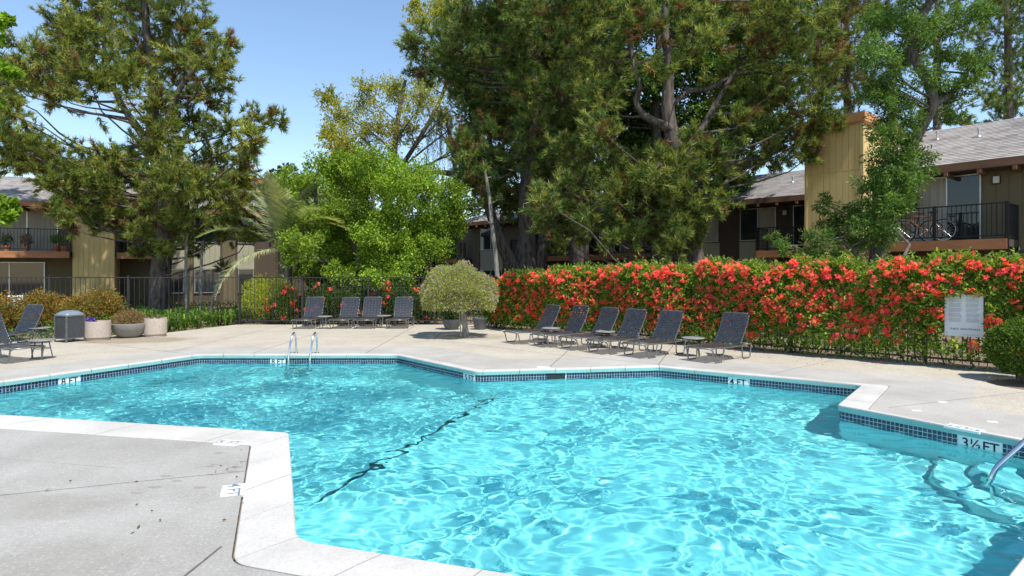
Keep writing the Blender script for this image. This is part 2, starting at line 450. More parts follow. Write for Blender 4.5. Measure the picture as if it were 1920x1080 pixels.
for i in range(NP_):
    a, b = ginner[i], ginner[(i+1) % NP_]; d = b-a; L_ = np.linalg.norm(d)
    if L_ < 1e-5: continue
    nn = V2(d[1], -d[0])/L_*.0015; a, b = a+nn, b+nn
    gm.add([(*a, -.30), (*b, -.30), (*b, -.0655), (*a, -.0655)], [(0, 1, 2, 3)])
gm.build('grout_band', M['grout'], pool)
M['marker_white'] = plain('marker_white', (.80,.80,.77), .35, var=.06)
def wall_marker(s, txt):
    p = at_len(IN_PTS, s); q0, q1 = at_len(IN_PTS, s-.05), at_len(IN_PTS, s+.05); t = (q1-q0)/np.linalg.norm(q1-q0)
    ang = atan2(t[1], t[0]); w = .19 if '½' in txt else .155
    b = MB(); b.box(-w, w, -.002, .006, -.155, 0)
    o = b.build('depth_marker', M['marker_white'], pool, (p[0], p[1], -.068), (0, 0, ang + pi))
    t_ = link('lettering', text_mesh(txt, .15, M['black_paint']), o, (0, .008, -.075), (radians(90), 0, pi)); t_.scale = (.9 if '½' in txt else .92, .95, 1)
for s, txt in mark_s: wall_marker(s, txt)
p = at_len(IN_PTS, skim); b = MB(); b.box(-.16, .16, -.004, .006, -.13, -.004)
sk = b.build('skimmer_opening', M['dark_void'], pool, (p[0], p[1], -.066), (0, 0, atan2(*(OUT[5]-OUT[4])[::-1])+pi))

# dark tile line across the floor at the slope break
ln = MB(); nseg = 24; wv = bn*.032
for k in range(nseg):
    a, b = BRK0 + (BRK1-BRK0)*(.02+.93*k/nseg), BRK0 + (BRK1-BRK0)*(.02+.93*(k+1)/nseg - .0008)
    q = [a+wv, b+wv, b-wv, a-wv]
    ln.add([(*c, -float(depth(*c)) + .006) for c in q], [(0,1,2,3)])
M['line_tile'] = plain('line_tile', (.045,.075,.10), .4); lo = ln.build('floor_line', M['line_tile'], pool)
# corner steps with dark edge tiles
CQ = OUT[8]; M['step_tile'] = plain('step_tile', (.22,.36,.40), .4)
for k, (r, z) in enumerate(((.55, -.38), (.92, -.62), (1.29, -.86))):
    a0 = atan2(*(OUT[7]-CQ)[::-1]); a1 = atan2(*(OUT[9]-CQ)[::-1])
    if a1 < a0: a1 += 2*pi
    arc = [CQ + V2(cos(a), sin(a))*r for a in np.linspace(a0, a1, 20)]
    st = MB(); loop = [CQ] + arc; n = len(loop)
    st.add([(*c, z) for c in loop], [tuple(range(n))]); 
    for i in range(len(arc)-1): st.add([(*arc[i], z), (*arc[i+1], z), (*arc[i+1], -1.15), (*arc[i], -1.15)], [(0,1,2,3)])
    so = st.build('step', M['plaster'], pool)
    et = MB()
    for i in range(len(arc)-1):
        c0, c1 = CQ + (arc[i]-CQ)*(1-.028/r), CQ + (arc[i+1]-CQ)*(1-.028/r)
        et.add([(*arc[i], z+.005), (*arc[i+1], z+.005), (*c1, z+.005), (*c0, z+.005)], [(0,1,2,3)])
    et.build('edge_tiles', M['step_tile'], so)

# ------------------------------------------------------------------ water with real waves
def waves(x, y):
    z = np.zeros_like(x); r = np.random.default_rng(5)
    wx = x + .12*np.sin(1.7*y + .6) + .10*np.sin(2.9*x - 1.3*y) + .03*np.sin(7.1*y+2*x); wy = y + .12*np.sin(1.9*x + 1.1) + .09*np.sin(3.3*y + .8*x) + .03*np.sin(6.3*x-3*y)
    for k in range(110):
        lam = .078 * (4.6 ** (r.random()**1.4)); a = r.random()*2*pi
        if r.random() < .35: a = r.normal(1.1, .6)
        kk = 2*pi/lam; amp = WAVE_CURV * (2/110)**.5 / kk**2 * (lam/.4)**.25
        z += amp*np.sin(kk*(cos(a)*wx + sin(a)*wy) + r.random()*6.28)
    return z
WAVE_CURV = 3.0
cs = .0185
xs = np.arange(-8.8, 5.6, cs); ys = np.arange(2.4, 12.2, cs); XX, YY = np.meshgrid(xs, ys)
nx = len(xs); pts = np.stack([XX.ravel(), YY.ravel()], 1)
wp = offset_poly([.03]*NV); ok = in_poly(pts, wp)
idx = np.arange(len(pts)).reshape(len(ys), nx)
q = np.stack([idx[:-1,:-1], idx[:-1,1:], idx[1:,1:], idx[1:,:-1]], -1).reshape(-1, 4); q = q[ok[q].all(1)]
used = np.unique(q); remap = -np.ones(len(pts), int); remap[used] = np.arange(len(used)); wpts = pts[used]
WV = np.column_stack([wpts, WATER + waves(wpts[:, 0], wpts[:, 1])])
m, N, L, b_ = node_mat('water'); N.remove(b_)
gl = N.new('ShaderNodeBsdfGlass'); gl.inputs['IOR'].default_value = 1.333; gl.inputs['Roughness'].default_value = 0.0
gl.inputs['Color'].default_value = WATER_COL if 'WATER_COL' in globals() else (.555,.93,.945,1)
L.new(gl.outputs[0], N['Material Output'].inputs[0]); M['water'] = m
water = tag(link('water', mesh_np('water', WV, remap[q], m, smooth=True)), 'rippled turquoise pool water', kind='structure')
water.cycles.is_caustics_caster = True; sun.cycles.is_caustics_light = True
for o in [pool] + list(pool.children_recursive): o.cycles.is_caustics_receiver = True
# ------------------------------------------------------------------ deck depth markers
def deck_marker(c, up, txt, label_w=.245, h=.16):
    """a white tile set in the deck, its text read with 'up' pointing away from the reader"""
    b = MB(); b.box(-label_w/2, label_w/2, -h/2, h/2, -.02, .005)
    o = b.build('depth_marker', M['marker_white'], deck, (c[0], c[1], .001), (0, 0, atan2(up[1], up[0]) - pi/2))
    if txt: link('lettering', text_mesh(txt, .135, M['marker_ink']), o, (0, 0, .0065))
M['marker_ink'] = plain('marker_ink', (.16,.19,.25), .6, var=.3, scale=30)
deck_marker(G(430, 831), left_n(OUT[0], OUT[11]) * 1.0, '5 FT')
nrm = -left_n(OUT[10], OUT[11]); deck_marker(G(437, 919.5), nrm, '4 FT', .23)
nrm = -left_n(OUT[7], OUT[8]); deck_marker(G(1808, 803), nrm, '3½FT', .32)
deck_marker(G(1019, 689.5), V2(-.16, -1), '', .22)
for px, py in ((1767, 754), (1718, 770), (1860, 791)): 
    b = MB(); c = G(px, py); b.box(-.05, .05, -.025, .025, -.02, .004); b.build('paint_dash', M['marker_white'], deck, (c.x, c.y, .0), (0, 0, -.2))

# ------------------------------------------------------------------ ladder and handrail
def rail(name, pts, r, label, parts=True):
    root = empty(name, (pts[0][0], pts[0][1], 0)); o = Vector(root.location)
    tb = MB(); tb.tube([Vector(p) - o for p in smooth_path(pts, 8)], r, 12); tb.build('tube', M['steel'], root)
    tag(root, label, 'handrail'); return root
lad = tag(empty('pool_ladder', (-4.22, 12.1, 0)), 'stainless steel pool ladder with two looped rails at the far edge', 'ladder')
for x in (-.215, .215):
    t = MB(); t.tube(smooth_path([(x,-.26,-1.15),(x,-.26,-.5),(x,-.25,-.1),(x+.01,-.20,.18),(x+.015,-.10,.36),(x+.01,.0,.425),(x,.09,.40),(x,.15,.30),(x,.17,.1),(x,.17,-.05)], 6), .0195, 12); t.build('rail', M['steel'], lad)
    t = MB(); t.lathe([(.05,0),(.05,.008),(.03,.02),(.022,.024)], 16, 0, (x,.17,.0)); t.build('escutcheon', M['steel'], lad)
for z in (-.38, -.66, -.94):
    t = MB(); t.box(-.2, .2, -.31, -.22, z-.012, z+.012); t.build('tread', M['steel'], lad)
hr = tag(empty('pool_handrail', (6.05, 5.5, 0)), 'bent stainless handrail dipping into the water at the corner steps', 'handrail')
c0 = Vector((6.05, 5.5, 0))
t = MB(); t.tube([Vector(p)-c0 for p in smooth_path([(4.22,5.27,-.95),(4.23,5.275,-.5),(4.235,5.28,-.22),(4.27,5.283,-.10),(4.36,5.29,-.01),(4.60,5.31,.19),(5.15,5.38,.66),(5.32,5.4,.78),(5.5,5.42,.83),(5.8,5.46,.82),(5.98,5.49,.74),(6.05,5.5,.55),(6.05,5.5,-.05)], 5)], .022, 14); t.build('tube', M['steel'], hr)
t = MB(); t.lathe([(.055,0),(.055,.008),(.035,.02),(.024,.024)], 16); t.build('escutcheon', M['steel'], hr)

# ------------------------------------------------------------------ sun loungers
M['frame_metal'] = plain('frame_metal', (.21,.21,.205), .35, .6, .5, .2, 12)
M['seat_strap'] = plain('seat_strap', (.050,.044,.040), .4, spec=.5, var=.2, scale=14)
M['back_strap'] = plain('back_strap', (.030,.033,.041), .42, spec=.5, var=.25, scale=9)
def lounger_mesh(ang):
    w = .28; hz = .27; r = .0135
    parts = []
    fr = MB()                                                                     # seat frame: a bent hoop, feet loops below it
    fr.tube(smooth_path([(.0,-w,hz-.03),(.03,-w,hz),(.5,-w,hz-.012),(1.0,-w,hz-.01),(1.33,-w,hz+.005)], 4), r, 8)
    fr.tube(smooth_path([(.0,w,hz-.03),(.03,w,hz),(.5,w,hz-.012),(1.0,w,hz-.01),(1.33,w,hz+.005)], 4), r, 8)
    fr.tube([(.02,-w,hz-.012),(.02,w,hz-.012)], r, 8); fr.tube([(.94,-w,hz-.02),(.94,w,hz-.02)], r*.8, 8); fr.tube([(1.28,-w,hz),(1.28,w,hz)], r*.8, 8)
    parts.append(('seat_frame', fr.mesh('seat_frame', M['frame_metal'])))
    for s in (-w, w):
        for x0, x1, xa, xb in ((.02,.40,.10,.34), (.98,1.34,1.03,1.27)):
            t = MB(); t.tube(smooth_path([(x0,s,hz-.02),(x0+.03,s,hz-.09),(xa-.015,s,.05),(xa+.02,s,.016),(xa+.06,s,.0135),(xb-.06,s,.0135),(xb-.02,s,.016),(xb+.015,s,.05),(x1-.03,s,hz-.09),(x1,s,hz-.02)], 3), r*.95, 8)
            parts.append(('leg', t.mesh('leg', M['frame_metal'])))
    # backrest: curved hoop
    L_ = .66; prof = []
    for k in range(13):
        u = k/12; a = ang + radians(12)*(u-.4); prof.append(u)
    pts = []; x, z = .95, hz+.012
    for k in range(13):
        pts.append((x, z)); a = ang + radians(16)*(k/12 - .35); x += cos(a)*L_/12; z += sin(a)*L_/12
    bk = MB(); path = [(px, -w+.01, pz) for px, pz in pts[:-1]] + [(pts[-1][0], -w+.05, pts[-1][1])] + [(pts[-1][0], w-.05, pts[-1][1])] + [(px, w-.01, pz) for px, pz in reversed(pts[:-1])]
    bk.tube(path, r*.95, 8)
    parts.append(('backrest_frame', bk.mesh('backrest_frame', M['frame_metal'])))
    for s in (-w+.03, w-.03):
        br = MB(); br.tube([(pts[6][0], s, pts[6][1]), (1.27, s, hz)], .007, 6); parts.append(('support_strut', br.mesh('support_strut', M['frame_metal'])))
    # straps
    def ribbon(cols, wd):
        b = MB(); n = len(cols); vs = []
        for (a, bb) in cols: vs += [a, bb]
        b.add(vs, [(2*i, 2*i+1, 2*i+3, 2*i+2) for i in range(n-1)], 0, True); return b
    ns = 15
    for k in range(ns):
        xx = .055 + k*(.87/(ns-1)); cols = []
        for y in np.linspace(-w-.012, w+.012, 9):
            sag = -.014*(1-(y/w)**2) if abs(y) < w else -.012
            cols.append(((xx-.0235, y, hz+.012+sag), (xx+.0235, y, hz+.012+sag)))
        parts.append(('seat_strap', ribbon(cols, .047).mesh('seat_strap', M['seat_strap'])))
    def back_at(u, off=0):
        f = u*12; i = min(int(f), 11); t = f-i; a, b = pts[i], pts[i+1]; d = Vector((b[0]-a[0], b[1]-a[1])).normalized()
        return (a[0]+(b[0]-a[0])*t - d.y*off, a[1]+(b[1]-a[1])*t + d.x*off)
    nb = 12
    for k in range(nb):
        u = .03 + k*.93/(nb-1); cols = []
        for q, y in enumerate(np.linspace(-w-.004, w+.004, 13)):
            off = .012 + (.004 if (q + k) % 2 else -.002)
            a, b = back_at(max(u-.032, 0), off), back_at(min(u+.032, 1), off); cols.append(((a[0], y, a[1]), (b[0], y, b[1])))
        parts.append(('back_strap', ribbon(cols, .05).mesh('back_strap', M['back_strap'])))
    for j in range(5):
        y = -w + .085 + j*(2*w-.17)/4; cols = []
        for k in range(25):
            a = back_at(k/24, .013 + (.004 if (k//2 + j) % 2 else -.003)); cols.append(((a[0], y-.024, a[1]), (a[0], y+.024, a[1])))
        parts.append(('back_strap', ribbon(cols, .05).mesh('back_strap', M['back_strap'])))
    return parts
LMESH = {a: lounger_mesh(radians(a)) for a in (52, 55, 58, 61, 64)}
def lounger(front, axis, label, group, ang=58):
    o = empty('sun_lounger', (front[0], front[1], .002), radians(axis)); tag(o, label, 'sun lounger', group)
    for n, me in LMESH[ang]: link(n, me, o)
    return o
gr = 'strap sun loungers along the hedge'
ax = 38; axd = V2(cos(radians(ax)), sin(radians(ax))); side = V2(axd[1], -axd[0])
for (px, py, a, lab) in ((952,641.4,34,'dark strap lounger at the far end of the row along the red hedge'), (1002.6,647,35,'dark strap lounger second from the far end of the hedge row'),
                    (1054.7,652.6,36,'dark strap lounger third from the far end of the hedge row'), (1106.7,659.7,37,'dark strap lounger third from the near end of the hedge row'),
                    (1174,666.7,38,'dark strap lounger in the hedge row, left of the table by the last lounger'), (1292.4,675,38,'dark strap lounger nearest the sign in the hedge row')):
    g = G(px, py); axd = V2(cos(radians(a)), sin(radians(a))); side = V2(axd[1], -axd[0])
    lounger(V2(g.x, g.y) + side*.28 - axd*.12, a + random.uniform(-2.5,2.5), lab, gr, random.choice((55,58,58,61)))
gr = 'strap sun loungers before the far fence'
for (x, a, lab) in ((-6.12, 88, 'navy strap lounger at the far fence, beside the yellow-green shrub'), (-5.05, 90, 'navy strap lounger at the far fence, second from the yellow-green shrub'),
               (-4.33, 90, 'navy strap lounger at the far fence, just left of a round side table'), (-3.37, 91, 'navy strap lounger at the far fence, closest to the purple topiary')):
    lounger((x, 17.38 + random.uniform(-.06,.06)), a + random.uniform(-2,2), lab, gr, random.choice((61,64)))
gr = 'strap sun loungers by the planters'
lounger((-11.55, 12.9), 75, 'dark strap lounger with its back upright beside the waste bin', gr, 64)
lounger((-8.92, 11.02), 160, 'dark strap lounger whose foot end points at the pool, left of the bin', gr)
lounger((-9.30, 10.2), 163, 'dark strap lounger cut off by the left edge of the picture', gr)

# ------------------------------------------------------------------ side tables
def table_meshes():
    t = MB(); t.lathe([(.19,.0),(.215,.002),(.22,.012),(.215,.022),(.19,.02),(.05,.018)], 28, 0, (0,0,.345))
    l = MB(); l.tube([(.10,0,.345),(.165,0,.0)], .0095, 8)
    g = MB(); g.tube([(.13*cos(a), .13*sin(a), .2) for a in np.linspace(0, 2*pi, 20)[:-1]], .006, 6, closed=True)
    return t.mesh('table_top', M['table_top']), l.mesh('leg', M['frame_metal']), g.mesh('ring', M['frame_metal'])
M['table_top'] = plain('table_top', (.24,.235,.225), .45, .1, .5, .15, 9)
TT, TL, TR = table_meshes()
def side_table(x, y, label, rz=0):
    o = tag(empty('side_table', (x, y, .001), rz), label, 'side table', 'small round side tables between the loungers')
    link('table_top', TT, o); link('ring', TR, o)
    for k in range(4): link('leg', TL, o, (0,0,0), (0, 0, k*pi/2 + .4))
for (px, py, lab) in ((1300,633,'round grey side table before the lounger nearest the sign'), (1033,614.7,'round grey side table at the far end of the hedge loungers'), (1135,621,'round grey side table amid the middle hedge loungers'),
                 (720,591.4,'round side table at the far fence, between the two loungers nearest the topiary'), (609,592.8,'round side table at the far fence, by the shrub-side lounger'),
                 (76,614,'round side table between the waste bin and the upright lounger'), (79,637,'round side table over the foot of the pool-facing lounger')):
    g = G(px, py, .365); side_table(g.x, g.y, lab, random.random())

# ------------------------------------------------------------------ waste bin and planters
M['bin_strap'] = plain('bin_strap', (.055,.06,.066), .45, spec=.5, var=.2, scale=12)
M['bin_lid'] = plain('bin_lid', (.17,.20,.24), .4, spec=.5, var=.15, scale=5)
g = G(131, 640); binn = tag(empty('waste_bin', (g.x, g.y, 0), radians(-22)), 'square woven-strap waste bin with blue-grey domed lid', 'waste bin'); binn.scale = (.88, .88, .9)
t = MB()
for sx in (-.235, .235):
    for sy in (-.235, .235): t.box(sx-.016, sx+.016, sy-.016, sy+.016, 0, .69)
for z in (.10, .685):
    for s in (-.235, .235): t.box(-.25, .25, s-.017, s+.017, z-.017, z+.017); t.box(s-.0165, s+.0165, -.25, .25, z-.0165, z+.0165)
t.build('frame', M['frame_metal'], binn)
for f in range(4):
    R_ = (0, 0, f*pi/2)
    for k in range(10):
        z = .15 + k*.054; b = MB(); b.box(-.22, .22, -.243 + (.003 if k % 2 else 0), -.236, z-.024, z+.024); link('strap', b.mesh('strap', M['bin_strap']), binn, (0,0,0), R_)
    for k in range(7):
        x = -.19 + k*.0633; b = MB(); b.box(x-.02, x+.02, -.2445, -.2395, .12, .66); link('strap', b.mesh('strap', M['bin_strap']), binn, (0,0,0), R_)
t = MB(); t.box(-.215, .215, -.215, .215, .11, .66); t.build('liner', M['dark_void'], binn)
lid = MB(); vs = []; rings = [(.262,.70),(.262,.72),(.22,.76),(.15,.805),(.06,.83)]
for s, z in rings:
    for k in range(32):
        a = 2*pi*k/32; c_, s_ = cos(a), sin(a); q = 1/max(abs(c_), abs(s_)); q = q**.75; vs.append((s*c_*q, s*s_*q, z))
fs = [(i*32+k, i*32+(k+1) % 32, (i+1)*32+(k+1) % 32, (i+1)*32+k) for i in range(4) for k in range(32)] + [tuple(range(128,160)), tuple(reversed(range(32)))]
lid.add(vs, fs, 0, True); lid.build('lid', M['bin_lid'], binn, sharp=50)

M['pebble'] = concrete('pebble_concrete', (.42,.35,.29), (.52,.44,.37), .7, ((.24,.17,.13),(.70,.62,.53)), big=.2)
M['bowl_concrete'] = concrete('bowl_concrete', (.27,.255,.23), (.36,.34,.31), .4, ((.16,.14,.12),(.5,.46,.4)), big=.4)
M['grey_pot'] = plain('grey_pot', (.10,.105,.11), .6, var=.15)
def cyl_planter(px, py, r, h, label):
    g = G(px, py); o = tag(empty('concrete_planter', (g.x, g.y, 0)), label, 'planter', 'planters by the bin')
    t = MB(); t.lathe([(r*.90,0),(r*.92,.05),(r,.07),(r*1.0,h-.03),(r*.985,h),(r*.88,h),(r*.87,h-.06),(.01,h-.06)], 36); t.build('pot', M['pebble'], o)
    t = MB(); t.lathe([(r*.865,h-.07),(r*.86,h-.052),(.3*r,h-.03)], 24); t.build('potting_soil', M['soil'], o)
    return o
PL1 = cyl_planter(183.5, 637, .275, .46, 'round pebble-faced concrete planter with a purple flower, beside the bin')
PL2 = cyl_planter(291.5, 630.5, .265, .47, 'round pebble-faced concrete planter farthest from the bin')
g = G(243, 632); BOWL = tag(empty('bowl_planter', (g.x, g.y, 0)), 'wide grey concrete bowl planter overflowing with reddish leaves', 'planter', 'planters by the bin')
t = MB(); t.lathe([(.20,0),(.25,.02),(.36,.14),(.42,.27),(.435,.355),(.41,.36),(.385,.30),(.01,.29)], 40); t.build('pot', M['bowl_concrete'], BOWL)
g = G(900, 617.5); POT = tag(empty('grey_pot', (g.x, g.y, 0)), 'small tapered grey pot behind the purple topiary', 'pot')
t = MB(); t.lathe([(.155,0),(.21,.28),(.225,.30),(.225,.33),(.20,.33),(.19,.26),(.01,.25)], 28); t.build('pot', M['grey_pot'], POT)
g = G(847, 617.5); POT2 = tag(empty('grey_bowl', (g.x, g.y, 0)), 'low grey bowl with a dark green shrub behind the topiary', 'planter')
t = MB(); t.lathe([(.17,0),(.27,.18),(.29,.29),(.27,.30),(.24,.24),(.01,.23)], 28); t.build('pot', M['grey_pot'], POT2)

# ------------------------------------------------------------------ fences
M['fence_metal'] = plain('fence_metal', (.035,.033,.032), .5, .2, .4, .2, 10)
M['fence_grey'] = plain('fence_grey', (.045,.043,.042), .55, .2, .4, .2, 10)
def fence(name, a, b, h, pitch, posts, label, mat, group=None, w=.013):
    a, b = V2(*a), V2(*b); d = b-a; L_ = np.linalg.norm(d); o = tag(empty(name, (a[0], a[1], 0), atan2(d[1], d[0])), label, 'fence', group)
    for z in (.12, h-.03):
        t = MB(); t.box(0, L_, -.014, .014, z-.017, z+.017); t.build('rail', mat, o)
    pk = MB(); pk.box(-w/2, w/2, -w/2+.001, w/2-.001, .05, h-.01); pm = pk.mesh('picket', mat)
    po = MB(); po.box(-.029, .029, -.029, .029, -.05, h+.02); po.box(-.036, .036, -.036, .036, h+.02, h+.034); pom = po.mesh('post', mat)
    n = int(L_/pitch)
    for k in range(1, n): link('picket', pm, o, (k*L_/n, 0, 0))
    for t_ in posts: link('post', pom, o, (t_, 0, 0))
    return o
fence('iron_fence', (-17.8, 19.0), (-8.72, 19.0), 1.52, .155, (.9, 3.1, 5.6, 7.5), 'dark iron picket fence behind the planters and orange shrubs', M['fence_grey'])
fence('iron_fence', (-8.66, 19.0), (-.62, 18.97), 1.52, .115, (.0, 2.0, 4.1, 6.2, 8.0), 'black iron picket fence behind the far loungers', M['fence_metal'])
f0 = hl(-8.5); f1 = hl(5.2)
HF = fence('iron_fence', f0, f1, 1.5, .115, (.03, 2.3, 4.6, 6.9, 8.45, 10.75, 13.05), 'black iron picket fence under the red flowering hedge', M['fence_metal'])

# ------------------------------------------------------------------ pool rules sign
M['sign_white'] = plain('sign_white', (.74,.75,.74), .45, var=.05)
M['sign_ink'] = plain('sign_ink', (.06,.06,.065), .6); M['sign_grey'] = plain('sign_grey', (.42,.43,.43), .6, var=.3, scale=40)
sg = hl(2.83); sn = V2(FND[1], -FND[0]); sn = -sn if sn @ V2(-1, -1) < 0 else sn
SIGN = tag(empty('pool_rules_sign', (sg[0] + sn[0]*.30, sg[1] + sn[1]*.30, .56), atan2(FND[1], FND[0])), 'white pool rules board reading NO DIVING on the hedge fence', 'sign')
t = MB(); t.box(-.265, .265, -.004, .004, 0, .78); t.build('board', M['sign_white'], SIGN)
link('lettering', text_mesh('NO DIVING!', .07, M['sign_ink']), SIGN, (.02, -.0055, .125), (radians(90), 0, 0)).scale = (1.05, .62, 1)
t = MB()
for cx in (-.11, .125):
    z = .73; k = 0
    while z > .23:
        wd = random.uniform(.15, .19); t.box(cx-.095, cx-.095+wd, -.0056, -.0042, z-.0035, z+.0035); z -= .0145; k += 1
        if k % 5 == 0: z -= .012
t.box(-.02, .20, -.0056, -.0042, .028, .034); t.box(-.24, -.225, -.0056, -.0042, .04, .065)
tag(t.build('small_print', M['sign_grey'], SIGN), kind='stuff')
t = MB(); t.box(-.2, -.16, .0045, .29, .1, .14); t.box(.16, .2, .0045, .29, .1, .14); t.build('bracket', M['fence_metal'], SIGN)
# ------------------------------------------------------------------ buildings
M['tan_siding'] = plain('tan_siding', (.62,.45,.18), .75, var=.17, scale=1.8, bump=.25, bscale=40, stretch=(1, 1, .15))
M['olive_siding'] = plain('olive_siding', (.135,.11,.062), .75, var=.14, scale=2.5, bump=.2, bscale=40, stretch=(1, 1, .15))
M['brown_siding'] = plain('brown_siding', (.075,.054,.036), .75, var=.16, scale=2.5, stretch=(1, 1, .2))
M['pale_panel'] = plain('pale_panel', (.33,.315,.22), .75, var=.08, scale=3, stretch=(1, 1, .2))
M['rust_wood'] = plain('rust_wood', (.36,.155,.065), .7, var=.22, scale=5, stretch=(.3, 1, 1), bump=.2)
M['gold_wood'] = plain('gold_wood', (.48,.235,.085), .7, var=.2, scale=5, stretch=(.3, 1, 1), bump=.2)
M['brown_wood'] = plain('brown_wood', (.17,.085,.045), .7, var=.22, scale=5, stretch=(.3, 1, 1))
M['alu'] = plain('aluminium', (.55,.55,.54), .4, .8, .5, .1)
M['curtain'] = plain('curtain', (.33,.31,.25), .85, var=.25, scale=2, stretch=(14, 1, .3))
M['rail_black'] = plain('rail_black', (.012,.012,.012), .45, .2)
M['terracotta'] = plain('terracotta', (.42,.16,.08), .75, var=.15)
M['lamp_glass'] = plain('lamp_glass', (.62,.62,.58), .4)
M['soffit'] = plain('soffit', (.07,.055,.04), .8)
def glass_mat():
    m, N, L, b = node_mat('window_glass'); b.inputs['Base Color'].default_value = (.02,.025,.03,1); b.inputs['Roughness'].default_value = .04
    b.inputs['Specular IOR Level'].default_value = .6; return m
M['glass'] = glass_mat()
def shingle_mat():
    m, N, L, b = node_mat('shingles')
    tc = N.new('ShaderNodeTexCoord'); mp = N.new('ShaderNodeMapping'); mp.inputs['Scale'].default_value = (3.2, 7.5, 7.5); L.new(tc.outputs['Object'], mp.inputs[0])
    v = N.new('ShaderNodeTexWhiteNoise'); fl = N.new('ShaderNodeVectorMath'); fl.operation = 'FLOOR'; L.new(mp.outputs[0], fl.inputs[0]); L.new(fl.outputs[0], v.inputs['Vector'])
    n = N.new('ShaderNodeTexNoise'); n.inputs['Scale'].default_value = 1.1; n.inputs['Detail'].default_value = 5; L.new(tc.outputs['Object'], n.inputs['Vector'])
    ad = N.new('ShaderNodeMath'); ad.operation = 'MULTIPLY_ADD'; L.new(v.outputs['Value'], ad.inputs[0]); ad.inputs[1].default_value = .55; L.new(n.outputs[0], ad.inputs[2])
    cr = N.new('ShaderNodeValToRGB'); cr.color_ramp.elements[0].position = .4; cr.color_ramp.elements[0].color = (.20,.185,.175,1)
    cr.color_ramp.elements[1].position = 1.05; cr.color_ramp.elements[1].color = (.36,.33,.31,1); L.new(ad.outputs[0], cr.inputs[0]); L.new(cr.outputs[0], b.inputs['Base Color'])
    b.inputs['Roughness'].default_value = .9; b.inputs['Specular IOR Level'].default_value = .2
    return m
M['shingle'] = shingle_mat()

def boards(parent, x0, x1, z0, z1, y, mat, w=.2, flip=None, name='siding_board', th=.018):
    """grooved vertical boards on the plane y, proud of the wall; flip = x of a plane that runs along y instead"""
    n = max(1, round((x1-x0)/w)); w = (x1-x0)/n
    b = MB(); b.box(.004, w-.004, -th, .002, 0, z1-z0); me = b.mesh(name, mat)
    for k in range(n):
        if flip is None: o = link(name, me, parent, (x0 + k*w, y - random.uniform(0, .003), z0))
        else: o = link(name, me, parent, (flip + random.uniform(0, .003), x0 + k*w, z0), (0, 0, pi/2))
def wallbox(parent, x0, x1, y0, y1, z0, z1, mat, name='wall'):
    b = MB(); b.box(x0, x1, y0, y1, z0, z1); return b.build(name, mat, parent)
def roof(parent, x0, x1, ye, ze, yr, zr, fascia=M['rust_wood'], back=True, hip=0.0):
    """lapped shingle courses from the eave (ye, ze) up to the ridge (yr, zr); hip pulls the ridge in at the left"""
    r = MB(); dy, dz = yr-ye, zr-ze; L_ = hypot(dy, dz); ny, nz = -dz/L_, dy/L_
    r.add([(x0, ye, ze-.03), (x1, ye, ze-.03), (x1, yr, zr-.03), (x0+hip, yr, zr-.03), (x0, yr+dy, ze-.03), (x1, yr+dy, ze-.03)], [(0,1,2,3), (3,2,5,4), (0,3,4), (1,5,2)])
    ro = r.build('roof', M['shingle'], parent)
    n = int(L_/.145)
    for k in range(n):
        t0, t1 = k/n, min((k+1.25)/n, 1); sx = x0 + hip*t0; y0, z0, y1, z1 = ye+dy*t0, ze+dz*t0, ye+dy*t1, ze+dz*t1
        xs_ = np.arange(sx, x1, .33); c = MB(); off = random.uniform(0, .2); e = []
        c.add([(sx, y0+ny*.022, z0+nz*.022), (x1, y0+ny*.022, z0+nz*.022), (x1, y1+ny*.004, z1+nz*.004), (sx+hip/n, y1+ny*.004, z1+nz*.004), (sx, y0, z0), (x1, y0, z0)], [(0,1,2,3), (4,5,1,0)])
        c.build('shingle_course', M['shingle'], ro)
    b = MB(); b.box(x0, x1, ye-.03, ye+.015, ze-.22, ze-.01); b.build('fascia', fascia, parent)
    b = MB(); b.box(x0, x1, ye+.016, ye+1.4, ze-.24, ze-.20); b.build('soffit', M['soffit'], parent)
    for x in np.arange(x0+.4, x1, .81):
        b = MB(); b.box(x-.045, x+.045, ye-.10, ye+1.3, ze-.36, ze-.245); b.build('rafter_tail', M['brown_wood'], parent)
    return ro
def railing(parent, a, b, z0, h=1.02, pitch=.115, mid=()):
    a, b = V2(*a), V2(*b); d = b-a; L_ = np.linalg.norm(d)
    t = MB(); t.box(0, L_, -.02, .02, h-.035, h)
    o = t.build('railing', M['rail_black'], parent, (a[0], a[1], z0), (0, 0, atan2(d[1], d[0])))
    t = MB(); t.box(0, L_, -.015, .015, .09, .12); t.build('bottom_rail', M['rail_black'], o)
    pk = MB(); pk.box(-.008, .008, -.008, .008, .115, h-.03); pm = pk.mesh('picket', M['rail_black']); n = int(L_/pitch)
    for k in range(1, n): link('picket', pm, o, (k*L_/n, 0, 0))
    po = MB(); po.box(-.032, .032, -.032, .032, -.3, h+.015); pom = po.mesh('rail_post', M['rail_black'])
    for t_ in [0.0, L_] + list(mid): link('rail_post', pom, o, (t_, 0, 0))
    return o
def balcony(parent, x0, x1, y0, y1, zf=2.63, mid=(), left=True, right=True):
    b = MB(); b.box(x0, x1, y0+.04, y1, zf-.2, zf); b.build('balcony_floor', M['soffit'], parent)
    b = MB(); b.box(x0, x1, y0-.02, y0+.035, zf-.28, zf+.01); b.build('balcony_beam', M['rust_wood'], parent)
    railing(parent, (x0, y0+.06), (x1, y0+.06), zf, mid=mid)
    if right: railing(parent, (x1-.03, y0+.1), (x1-.03, y1), zf)
    if left: railing(parent, (x0+.03, y0+.1), (x0+.03, y1), zf)
